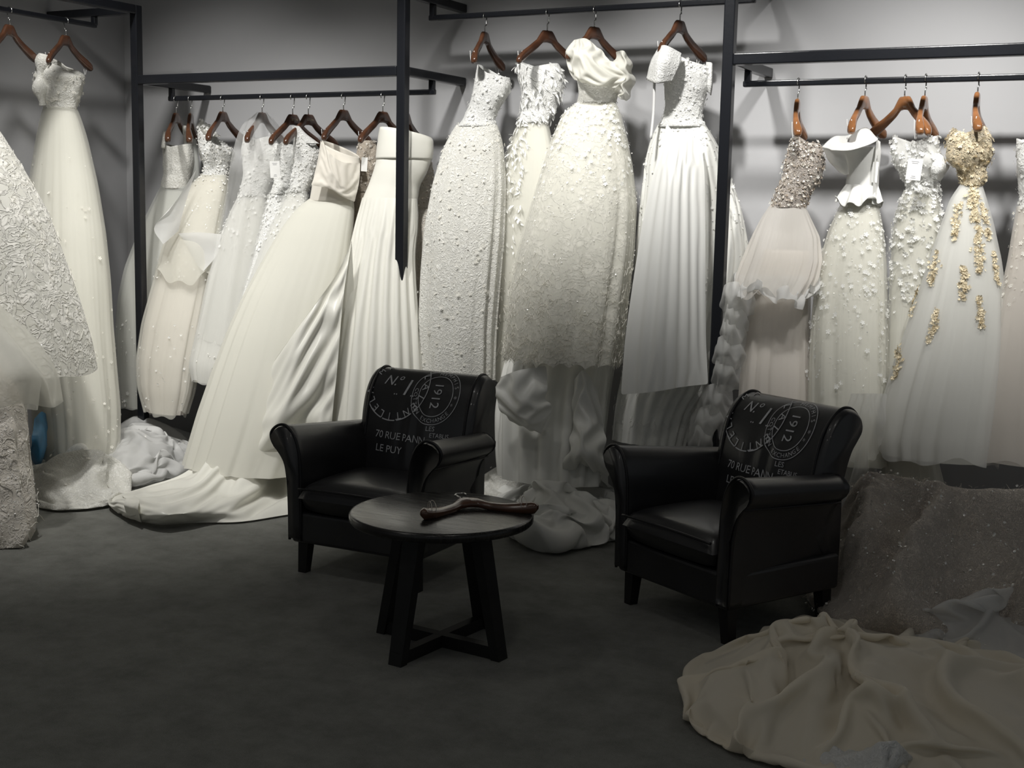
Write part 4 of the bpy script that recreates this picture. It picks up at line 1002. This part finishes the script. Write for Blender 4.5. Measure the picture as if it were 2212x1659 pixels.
S_ = [(415, 1830, 1894), (440, 1816, 1898), (500, 1788, 1910), (560, 1771, 1916), (640, 1756, 1919), (720, 1748, 1921), (800, 1744, 1922), (900, 1742, 1922), (1000, 1744, 1925)]
S = tube(F, S_, 90, 200, .6, .18, 10, 125, .26, 1.2, pl=.012); tpart('skirt', S, 'tulle', g)
tpart('lining', tube(F, [(y, l+6, r-6) for y, l, r in S_], 60, 110, .56, .16, 10, 125, .25, 1.2), 'lining', g)
scatter('lace_motifs', S, [FLF, FLF, FFL], 442, 0.0099, 'petal', g, (.05, .75), seed=53, tilt=.12, dens=lambda p, s: 1-s)
scatter('crystals', S, DISC, 90, .0035, 'sequin', g, (0, .7), seed=54, tilt=.6)
loops(g, F, 'c2', (1846, 286), (1892, 296))
card(g, F, (1890, 372), 12, 44, .06, -2, False)

F = Frame(1980, 350, 5.82)
g, B, S = simple_gown('white gown covered with raised petals and a price tag on its bodice', F,
    [(310, 1932, 2022), (330, 1925, 2030), (352, 1932, 2036), (378, 1948, 2030), (400, 1958, 2024), (418, 1952, 2026)],
    [(412, 1952, 2026), (440, 1940, 2032), (500, 1928, 2034), (600, 1921, 2012), (700, 1917, 2000), (800, 1912, 2004), (900, 1904, 2010), (1000, 1900, 2030), (1062, 1898, 2046)],
    'tulle_white', 'tulle', 'lining', 131, .6, .12, 9, .20, rim=rimf(.0, 0, .03), cups=((FR-.5, FR+.5), .1, .35), crink=.012)
scatter('petal_flowers', B, [FLOWER], 240, .011, 'petal', g, seed=55, tilt=.4); scatter('petal_flowers', S, [FLOWER], 260, .0105, 'petal', g, (0, .42), seed=56, tilt=.4, dens=lambda p, s: 1.1-2*s)
C = [[F.at(2020, 330, .06), F.at(2036, 336, .08), F.at(2044, 356, .03)], [F.at(2012, 362, .09), F.at(2034, 362, .11), F.at(2048, 362, .03)], [F.at(2012, 384, .08), F.at(2024, 388, .09), F.at(2030, 392, .03)]]
ppart('sleeve', patch(C, 16, 16), 'lace_white', g, .008, 14)
card(g, F, (1975, 366), 31, 46, .17, -5); loops(g, F, 'c4', (1984, 310), (1992, 312))

F = Frame(2095, 380, 5.80)
g = gown('white tulle ballgown with gold lace bodice and gold flower sprays', F)
B = tube(F, [(288, 2052, 2124), (308, 2041, 2144), (330, 2042, 2146), (352, 2052, 2140), (374, 2070, 2128), (402, 2074, 2122)], 34, 70, .75, .06, 9, 141, rim=rimf(.0, 0, .02), cups=((FR-.6, FR+.4), .12, .35), crink=.016); tpart('bodice', B, 'gold_net', g, .003)
scatter('gold_leaves', B, [FLF, FFL], 420, .009, 'gold', g, seed=57, tilt=.4)
S_ = [(398, 2074, 2122), (430, 2052, 2132), (480, 2034, 2147), (560, 2006, 2165), (640, 1980, 2176), (720, 1951, 2182), (800, 1922, 2182), (880, 1898, 2178), (950, 1884, 2170), (988, 1890, 2164)]
S = tube(F, S_, 100, 200, .6, .14, 10, 143, .28, 1.2, hem=.03, pl=.008); tpart('skirt', S, 'tulle_white', g)
tpart('lining', tube(F, [(y, l+6, r-6) for y, l, r in S_], 60, 110, .56, .12, 10, 143, .27, 1.2), 'lining', g)
def spray(c, hpx, wpx, seed, cnt=46):
    """a raised gold flower spray sewn on the skirt round pixel c"""
    r = np.random.default_rng(seed); vs, fs = [], []
    Nn = normals(S); cen = S.mean(1, keepdims=True)
    if ((S-cen)*Nn).sum() < 0: Nn = -Nn
    cam_ok = (Nn*(EYE-S)).sum(-1) > 0
    D = S-EYE; zc = D@FW; ux = (D@RT)/zc*FPX+1106; uy = -(D@UP)/zc*FPX+829.5
    for _ in range(cnt):
        t = r.uniform(-1, 1); px = c[0]+wpx*r.normal()*.42*(1-.5*abs(t))+t*hpx*c[2]; py = c[1]+t*hpx
        dd = (ux-px)**2+(uy-py)**2+(~cam_ok)*1e9; i, j = np.unravel_index(np.argmin(dd), dd.shape)
        p = onpl(px, py, S[i, j], Nn[i, j]); p = p if np.linalg.norm(p-S[i, j]) < .05 else S[i, j]; nn = Nn[i, j]+r.normal(size=3)*.3; nn /= np.linalg.norm(nn)
        a1 = np.cross([0, 0, 1.], nn); a1 /= np.linalg.norm(a1); a2 = np.cross(nn, a1); q = r.uniform(0, 6.28)
        e1 = a1*math.cos(q)+a2*math.sin(q); e2 = np.cross(nn, e1); sv, sf = (LEAF, FLOWER)[r.integers(2)]; z = .0095*r.uniform(.6, 1.3)
        b = len(vs); vs += list(p+Nn[i, j]*.005+(sv[:, :1]*e1+sv[:, 1:2]*e2+sv[:, 2:]*nn)*z); fs += [tuple(x+b for x in f) for f in sf]
    return mesh('gold_flower_spray', vs, fs, 'gold', g, smooth=False, kind='stuff')
for k, (c, h, w_, n) in enumerate((((2105, 440, .1), 40, 20, 90), ((2066, 480, -.1), 40, 16, 60), ((2115, 540, 0), 52, 16, 80), ((2018, 580, -.15), 38, 13, 50), ((2082, 612, 0), 36, 14, 56),
        ((1975, 650, -.2), 34, 9, 40), ((2016, 704, -.25), 36, 10, 44), ((1941, 782, -.15), 38, 10, 46), ((2117, 675, .1), 34, 9, 40), ((2150, 580, .1), 34, 7, 34), ((2128, 480, .2), 40, 10, 40))):
    spray(c, h, w_, 200+k, int(n*1.6))
C = [[F.at(1838, 850, .30), F.at(1880, 850, .38), F.at(1915, 850, .34)], [F.at(1826, 930, .36), F.at(1866, 935, .44), F.at(1904, 940, .38)], [onz(1812, 1080, .20), onz(1850, 1075, .26), onz(1884, 1060, .24)], [onz(1800, 1190, .02), onz(1830, 1200, .02), onz(1866, 1180, .02)]]
ppart('train', buckle(patch(C, 40, 30), 1.18, 1.0, 40, 7, .02, 8, .35, 15, .3, False, ('top', 'bottom'), bv=1.0), 'tulle_white', g, sub=1)
loops(g, F, 'c5', (2110, 284), (2112, 282))

F = Frame(2250, 420, 5.78)
g, B, S = simple_gown('blush lace gown cut off by the right edge of the picture', F,
    [(315, 2196, 2290), (340, 2192, 2300), (380, 2200, 2292), (420, 2206, 2282), (452, 2196, 2288)],
    [(446, 2196, 2288), (500, 2186, 2300), (560, 2176, 2312), (640, 2158, 2326), (720, 2140, 2340), (800, 2122, 2352), (900, 2102, 2362), (1000, 2096, 2370)],
    'lace_white', 'tulle_blush', 'lining_blush', 151, .6, .10, 10, .26, rim=rimf(.0, 0, .03), cups=((FR-.5, FR+.5), .1, .35), crink=.01, hem=.02)
scatter('lace_motifs', B, [FLF, FFL], 204, 0.0087, 'petal', g, seed=58); scatter('lace_motifs', S, [FLF, FFL], 153, 0.0087, 'petal_ivory', g, (0, .4), seed=59)
loops(g, F, 'c6', (2216, 312), (2270, 316))

# ------------------------------------------------------------------ heaps of fabric on the carpet
def heap_mesh(outline, ridges, valleys=(), rim=.04, nr=56, nt=180, it=500, wr=.0, fr=9, seed=1, blur=2):
    """fabric heaped on the floor: the outline is where it meets the carpet, ridges and valleys (pixel, pixel, height)
    are crests and hollows of its folds; the cloth hangs between them like a stretched skin"""
    O = np.array([onz(x, y, 0)[:2] for x, y in outline]); C = O.mean(0)
    d = O-C; an = np.arctan2(d[:, 1], d[:, 0]); rr = np.hypot(d[:, 0], d[:, 1]); o = np.argsort(an); an, rr = an[o], rr[o]
    th = np.linspace(-math.pi, math.pi, nt, endpoint=False)
    Bd = np.interp(th, np.r_[an-2*math.pi, an, an+2*math.pi], np.r_[rr, rr, rr])
    for _ in range(2): Bd = (np.roll(Bd, 1)+2*Bd+np.roll(Bd, -1))/4
    r = np.linspace(0, 1, nr)**.8
    X = C[0]+r[:, None]*Bd*np.cos(th); Y = C[1]+r[:, None]*Bd*np.sin(th)
    h = np.zeros((nr, nt)); fx = np.zeros((nr, nt), bool)
    q = rim*(1+.45*np.sin(3*th+seed)+.3*np.sin(7*th+2*seed))
    for k, e in ((-2, .62), (-3, .88), (-4, 1.0)): h[k] = q*e; fx[k] = True
    fx[-1] = True
    def stamp(L, ov):
        L = np.array([np.r_[onz(x, y, z)[:2], z] for x, y, z in L])
        P = smooth_path(L, 24*len(L)) if len(L) > 2 else np.array([L[0]+(L[-1]-L[0])*t for t in np.linspace(0, 1, 40)])
        for p in P:
            dx, dy = p[0]-C[0], p[1]-C[1]; a = math.atan2(dy, dx); j = int(round((a+math.pi)/(2*math.pi)*nt)) % nt
            R_ = math.hypot(dx, dy)/Bd[j]; i = int(np.argmin(np.abs(r-R_)))
            if R_ < .99 and i < nr-1: h[i, j] = p[2]; fx[i, j] = True
    for L in valleys: stamp(L, 0)
    for L in ridges: stamp(L, 1)
    f0 = h.copy(); h[:] = np.where(fx, f0, h[fx].mean())
    for _ in range(it):
        a = h.copy(); up = np.vstack([np.full((1, nt), h[1].mean()), h[:-1]]); dn = np.vstack([h[1:], h[-1:]])
        rad = np.maximum(r, .08)[:, None]; wt = np.clip((1/(rad*2*math.pi*1.0))**2*.35, .12, 3)
        a = (up+dn+wt*(np.roll(h, 1, 1)+np.roll(h, -1, 1)))/(2+2*wt); h = np.where(fx, f0, a)
    for _ in range(blur): h[1:-1] = (h[:-2]+h[2:]+np.roll(h, 1, 1)[1:-1]+np.roll(h, -1, 1)[1:-1]+4*h[1:-1])/8
    h[0] = h[0].mean()
    V = np.stack([X, Y, h], -1)
    if wr:
        P = V*np.array([1, 1, 1])*fr; Wp = P+np.stack([pnoise(P*.5+3), pnoise(P*.5+9), P[..., 2]*0], -1)*1.2
        e = np.clip((1-r)/.15, 0, 1)[:, None]
        V[..., 2] += e*wr*((.5-np.abs(pnoise(Wp+seed*5)))*1.6+.5*(.4-np.abs(pnoise(Wp*2.1+seed))))
        V[..., :2] += (e*wr*.8)[..., None]*np.stack([pnoise(Wp*1.1+31), pnoise(Wp*1.1+57)], -1)
    V[..., 2] = np.maximum(V[..., 2], .005); V[0] = V[0].mean(0)
    return V
def cloth_settle(V, excess=1.4, n=72, steps=90, iters=8, amp=.05, freq=7.0, bend=.35, seed=1, grav=2.2, pin=True, fric=.75, lift=.03, keep=0.0):
    """lay a sheet larger than the heap's footprint over the heap surface V (polar grid) and let it settle into folds"""
    nr, nt = V.shape[:2]; C = V[0].mean(0); B = V[-1]
    r = np.random.default_rng(seed)
    g = np.linspace(-1, 1, n); U, W = np.meshgrid(g, g, indexing='ij')
    X = U*np.sqrt(1-W*W/2); Y = W*np.sqrt(1-U*U/2)                      # square -> disc
    a = np.arctan2(Y, X); R_ = np.hypot(X, Y); th = -math.pi+2*math.pi*np.arange(nt)/nt
    d = B[:, :2]-C[:2]; ba = np.arctan2(d[:, 1], d[:, 0]); br = np.hypot(d[:, 0], d[:, 1]); o = np.argsort(ba); ba, br = ba[o], br[o]
    rad = lambda q: np.interp(q, np.r_[ba-2*math.pi, ba, ba+2*math.pi], np.r_[br, br, br])
    P = np.stack([C[0]+np.cos(a)*R_*rad(a), C[1]+np.sin(a)*R_*rad(a), a*0], -1)
    # height field lookup in (angle, radius)
    hr = np.linspace(0, 1, nr)**.8; Hh = V[..., 2]
    def H(x, y):
        q = np.arctan2(y-C[1], x-C[0]); rr = np.hypot(x-C[0], y-C[1])/rad(q)
        fi = np.interp(rr, hr, np.arange(nr), right=nr-1); fj = ((q+math.pi)/(2*math.pi)*nt) % nt
        i = np.minimum(fi.astype(int), nr-2); j = fj.astype(int) % nt; u = fi-i; v = fj-fj.astype(int); k = (j+1) % nt
        h = (1-u)*((1-v)*Hh[i, j]+v*Hh[i, k])+u*((1-v)*Hh[i+1, j]+v*Hh[i+1, k])
        return np.where(rr > 1, .004, h)
    base = P.copy(); base[..., 2] = H(P[..., 0], P[..., 1])
    q = np.stack([P[..., 0]*freq, P[..., 1]*freq, P[..., 0]*0+seed*3.1], -1)
    P = base.copy(); P[..., 2] += lift+amp*(pnoise(q)+.6*pnoise(q*1.9+5)+.8)*np.clip((1-R_)*6, 0, 1)
    edge = np.zeros((n, n), bool); edge[0] = edge[-1] = True; edge[:, 0] = edge[:, -1] = True
    if pin: P[edge] = base[edge]
    Wt = np.where(edge & pin, 0.0, 1.0)[..., None]
    L = lambda A, Bv: np.linalg.norm(base[A][..., :3]-base[Bv][..., :3], axis=-1)*excess
    sl = np.s_; cons = []
    def con(A, Bv, k): cons.append((A, Bv, L(A, Bv), k))
    for p in (0, 1):
        con(sl[p:n-1:2, :], sl[p+1:n:2, :], 1.0) if (n-1-p) % 2 == 1 or True else None
    cons = []
    for p in (0, 1):
        m = (n-p)//2*2
        con(sl[p:p+m:2, :], sl[p+1:p+m:2, :], 1.0); con(sl[:, p:p+m:2], sl[:, p+1:p+m:2], 1.0)
        con(sl[p:p+m:2, :-1], sl[p+1:p+m:2, 1:], .5); con(sl[p:p+m:2, 1:], sl[p+1:p+m:2, :-1], .5)
    for p in range(4):
        m = (n-p)//4*4
        if m >= 4:
            con(sl[p:p+m:4, :], sl[p+2:p+m:4, :], bend); con(sl[:, p:p+m:4], sl[:, p+2:p+m:4], bend)
    vel = np.zeros_like(P); dt = .02
    for st in range(steps):
        vel[..., 2] -= grav*dt; vel *= .96; Q = P+vel*dt*Wt
        for it in range(iters):
            for A, Bv, L0, k in cons:
                D = Q[A]-Q[Bv]; l = np.linalg.norm(D, axis=-1)+1e-9; wa, wb = Wt[A], Wt[Bv]
                c = (k*(l-L0)/l)[..., None]*D/np.maximum(wa+wb, 1e-6); Q[A] = Q[A]-wa*c; Q[Bv] = Q[Bv]+wb*c
            h = H(Q[..., 0], Q[..., 1])+.004; hit = Q[..., 2] < h; Q[..., 2] = np.where(hit, h, Q[..., 2])
        vel = (Q-P)/dt; sp = np.linalg.norm(vel, axis=-1)[..., None]; vel *= np.minimum(1, 1.5/np.maximum(sp, 1e-6))
        vel[hit, :2] *= (1-fric); P = Q
    return P
def heap(name, label, V, mat, part='heaped_cloth', cat='gown'):
    c = V.reshape(-1, 3).mean(0); g = thing(name, label, cat, (c[0], c[1], 0))
    mesh(part, V, grid_faces(V.shape[0], V.shape[1]), mat, g, sub=1); return g

# champagne sequinned gown heaped beside the right-hand armchair
V = heap_mesh([(1806, 1286), (1798, 1330), (1820, 1356), (1850, 1376), (1950, 1404), (2100, 1412), (2300, 1425), (2450, 1330), (2420, 1260), (2300, 1222), (2140, 1215), (2000, 1208), (1900, 1210), (1850, 1240)],
    [[(1872, 1062, .43), (1892, 1042, .45), (1940, 1050, .44), (1990, 1070, .42), (2030, 1074, .40), (2070, 1092, .38), (2120, 1098, .37), (2170, 1080, .40), (2230, 1085, .40)],
     [(1872, 1062, .43), (1874, 1110, .38), (1868, 1150, .33), (1856, 1200, .25), (1836, 1250, .15)],
     [(2050, 1080, .40), (2010, 1140, .37), (1975, 1180, .33), (1950, 1250, .25), (1925, 1320, .13)],
     [(2020, 1260, .27), (2080, 1240, .30), (2130, 1235, .31), (2230, 1220, .32)], [(1860, 1330, .10), (1900, 1345, .09), (1930, 1372, .06)]],
    [[(1990, 1130, .33), (1955, 1190, .26), (1930, 1260, .18)], [(2080, 1150, .31), (2150, 1160, .31)]], .09, 64, 200, 700, .022, 11, 3)
V = cloth_settle(V, 1.16, 80, 50, 7, .03, 6.0, .45, 3, lift=.005)
g = heap('crumpled_gown', 'champagne sequinned fleece gown heaped high beside the right armchair', V, 'fuzzy')
scatter('sequins', V, DISC, 1500, .0046, 'sequin', g, (.05, .98), seed=61, tilt=1.6, closed=False, front=False)
scatter('looped_pile', V, CURLS, 2600, .011, 'champ_fleece', g, (.02, .98), seed=62, tilt=.5, front=False, closed=False)

# white tulle heap in front of it
V = heap_mesh([(1915, 1400), (1960, 1424), (2060, 1446), (2220, 1476), (2400, 1484), (2450, 1400), (2380, 1350), (2200, 1340), (2060, 1345), (1960, 1365)],
    [[(1950, 1372, .05), (1995, 1345, .10), (2040, 1316, .15), (2090, 1290, .185), (2140, 1276, .205), (2180, 1284, .20), (2240, 1262, .22), (2330, 1260, .22)],
     [(2060, 1384, .06), (2120, 1352, .11), (2180, 1334, .13), (2260, 1330, .14)], [(2000, 1400, .04), (2080, 1408, .05), (2160, 1420, .05)]],
    [[(2040, 1366, .05), (2110, 1334, .09), (2170, 1316, .11)]], .04, 50, 160, 500, .02, 12, 5)
V = cloth_settle(V, 1.45, 70, 60, 7, .06, 10.0, .2, 4)
g = heap('crumpled_gown', 'white tulle gown heaped at the right edge in front of the champagne heap', V, 'organza_white')
scatter('crystals', V, DISC, 60, .003, 'sequin', g, seed=63, tilt=.7, front=False, closed=False)

# cream organza gown in the foreground
V = heap_mesh([(1512, 1462), (1512, 1520), (1522, 1575), (1565, 1602), (1640, 1636), (1720, 1660), (1850, 1690), (2050, 1730), (2280, 1760), (2480, 1640), (2460, 1500), (2300, 1450), (2120, 1425), (1980, 1405), (1860, 1385), (1740, 1362), (1660, 1390), (1580, 1432)],
    [[(1503, 1446, .11), (1540, 1434, .125), (1580, 1434, .13), (1625, 1418, .14), (1660, 1380, .17)],
     [(1660, 1352, .21), (1700, 1326, .245), (1752, 1318, .25), (1800, 1322, .24), (1850, 1352, .225), (1888, 1366, .22), (1960, 1388, .21), (2060, 1412, .20), (2150, 1428, .19), (2260, 1450, .18)],
     [(1664, 1352, .21), (1668, 1410, .19), (1662, 1480, .15), (1650, 1545, .11), (1632, 1590, .06)],
     [(1740, 1380, .20), (1790, 1412, .19), (1802, 1432, .185), (1772, 1468, .165), (1756, 1510, .14), (1762, 1560, .10)],
     [(1886, 1370, .22), (1884, 1430, .20), (1898, 1470, .19), (1902, 1492, .185)], [(1760, 1370, .205), (1830, 1382, .205), (1884, 1376, .21)],
     [(1850, 1530, .14), (1900, 1508, .165), (1950, 1500, .17), (1996, 1510, .165), (1998, 1570, .12), (1994, 1630, .07)],
     [(2030, 1425, .19), (2080, 1500, .165), (2150, 1572, .13), (2215, 1636, .09)], [(2060, 1430, .19), (2130, 1500, .16), (2230, 1560, .14)],
     [(1806, 1580, .07), (1830, 1555, .09), (1852, 1530, .14)], [(1512, 1500, .10), (1570, 1492, .10), (1620, 1500, .10)]],
    [[(1560, 1462, .07), (1610, 1470, .07), (1642, 1460, .08)], [(1700, 1420, .13), (1712, 1470, .10), (1706, 1540, .06)], [(1846, 1420, .14), (1838, 1470, .12), (1806, 1520, .08)],
     [(1930, 1560, .07), (1950, 1610, .04)], [(2000, 1450, .15), (2040, 1520, .12), (2080, 1590, .08)], [(1600, 1560, .05), (1680, 1600, .04)], [(1950, 1440, .17), (1990, 1470, .15)]],
    .05, 80, 260, 900, .010, 7, 9, 1)
V[..., 2] = np.maximum(.005, V[..., 2]*.80)
V = cloth_settle(V, 1.34, 102, 70, 8, .05, 6.0, .4, 5, lift=.015)
g = heap('crumpled_gown', 'cream organza gown crumpled in the right foreground', V, 'organza')
V2 = heap_mesh([(1735, 1640), (1760, 1668), (1850, 1700), (1950, 1700), (1980, 1650), (1940, 1610), (1860, 1605), (1790, 1620)], [[(1770, 1635, .06), (1800, 1615, .10), (1850, 1598, .13), (1900, 1590, .14), (1940, 1605, .12)], [(1830, 1640, .08), (1880, 1630, .10), (1930, 1640, .08)]], (), .04, 36, 100, 300, .03, 18, 12)
V2 = cloth_settle(V2, 1.5, 56, 80, 8, .03, 14.0, .15, 10); mesh('lace_flounce', V2, grid_faces(56, 56), 'lace_white', g, sub=1)

# white satin train heap between the armchairs
V = heap_mesh([(1062, 1078), (1090, 1120), (1120, 1160), (1150, 1192), (1178, 1199), (1230, 1192), (1290, 1176), (1345, 1168), (1370, 1140), (1345, 1095), (1290, 1070), (1220, 1058), (1130, 1058)],
    [[(1150, 1190, .03), (1168, 1140, .12), (1185, 1100, .17), (1205, 1072, .19), (1230, 1062, .18), (1258, 1090, .16), (1270, 1120, .13), (1300, 1160, .05)],
     [(1205, 1072, .19), (1160, 1062, .18), (1130, 1070, .15), (1110, 1100, .10)], [(1185, 1100, .17), (1225, 1118, .14), (1245, 1140, .12), (1240, 1170, .06)],
     [(1258, 1092, .16), (1300, 1080, .17), (1340, 1090, .15)], [(1168, 1140, .12), (1140, 1120, .11), (1120, 1140, .06)], [(1290, 1110, .13), (1325, 1130, .10)]],
    [[(1205, 1110, .10), (1195, 1150, .05)], [(1150, 1100, .10), (1180, 1085, .12)], [(1280, 1140, .06), (1260, 1165, .03)]], .035, 60, 200, 600, .016, 10, 14, 1)
V = cloth_settle(V, 1.5, 86, 60, 8, .06, 10.0, .22, 6)
g = heap('satin_train', 'white satin train crumpled on the carpet between the two armchairs', V, 'satin_white', 'crumpled_train', 'gown train')
V = heap_mesh([(1040, 1062), (1070, 1082), (1130, 1078), (1190, 1066), (1225, 1050), (1210, 1040), (1150, 1036), (1080, 1042), (1050, 1052)],
    [[(1056, 1040, .08), (1085, 1018, .13), (1120, 1006, .15), (1160, 1004, .15), (1195, 1016, .13), (1212, 1032, .09)], [(1080, 1050, .09), (1130, 1040, .11), (1180, 1046, .09)]], (), .04, 44, 140, 400, .022, 16, 15)
V = cloth_settle(V, 1.45, 56, 60, 7, .04, 12.0, .15, 7)
g = heap('lace_train', 'ivory lace train bundled behind the crumpled white satin', V, 'lace', 'crumpled_train', 'gown train')
scatter('lace_motifs', V, [FLF, FFL], 220, .009, 'petal_ivory', g, seed=64, front=False, closed=False)

# trains piled by the left wall
V = heap_mesh([(66, 1010), (70, 1070), (82, 1092), (140, 1096), (205, 1090), (245, 1062), (262, 1020), (262, 985), (210, 965), (130, 965), (85, 980)],
    [[(80, 1040, .08), (110, 1005, .14), (150, 985, .17), (200, 980, .18), (240, 995, .15), (255, 1020, .10)], [(110, 1005, .14), (130, 1040, .12), (150, 1070, .08)], [(200, 985, .17), (205, 1030, .14), (190, 1065, .09)], [(150, 1020, .13), (180, 1010, .14)]],
    [[(170, 1045, .08), (165, 1070, .05)]], .05, 50, 160, 500, .024, 13, 16)
V = cloth_settle(V, 1.5, 76, 50, 7, .06, 11.0, .15, 8)
g = heap('lace_train', 'ivory embroidered train piled on the carpet by the left wall rack', V, 'lace', 'crumpled_train', 'gown train')
scatter('lace_motifs', V, [FLF, FFL], 260, .010, 'petal_ivory', g, seed=65, front=False, closed=False)
V = heap_mesh([(244, 1040), (270, 1050), (310, 1050), (345, 1040), (385, 1020), (405, 985), (390, 950), (330, 940), (275, 950), (250, 990)],
    [[(252, 1000, .12), (275, 940, .17), (290, 905, .19), (320, 912, .18), (335, 935, .16), (350, 960, .18), (385, 985, .10)], [(290, 905, .19), (300, 960, .20), (315, 1010, .10)], [(335, 970, .17), (345, 1005, .10)], [(265, 1000, .13), (285, 1020, .09)]],
    [[(325, 960, .16), (330, 1000, .08)], [(285, 985, .12), (295, 1015, .06)]], .05, 50, 160, 500, .03, 12, 17)
V = cloth_settle(V, 1.45, 72, 60, 7, .05, 14.0, .12, 9)
g = heap('tulle_train', 'ivory tulle and organza train bunched beside the satin train tip', V, 'organza_white', 'crumpled_train', 'gown train')
scatter('sequins', V, DISC, 90, .005, 'sequin', g, seed=66, tilt=.7, front=False, closed=False)
# blue plastic bag behind the far-left skirts
C = [[ony(74, 905, 4.75), ony(90, 890, 4.85), ony(103, 900, 4.95)], [ony(70, 950, 4.62), ony(90, 945, 4.70), ony(102, 950, 4.85)], [onz(64, 990, .10), onz(84, 1000, .11), onz(102, 975, .12)], [onz(66, 1010, .0), onz(84, 1012, .0), onz(104, 1000, .0)]]
c = C[3][1]; g = thing('plastic_bag', 'blue plastic bag on the carpet between the left gowns', 'bag', (c[0], c[1], 0)); ppart('bag_sheet', patch(C, 20, 16), 'blue', g, .01, 12)
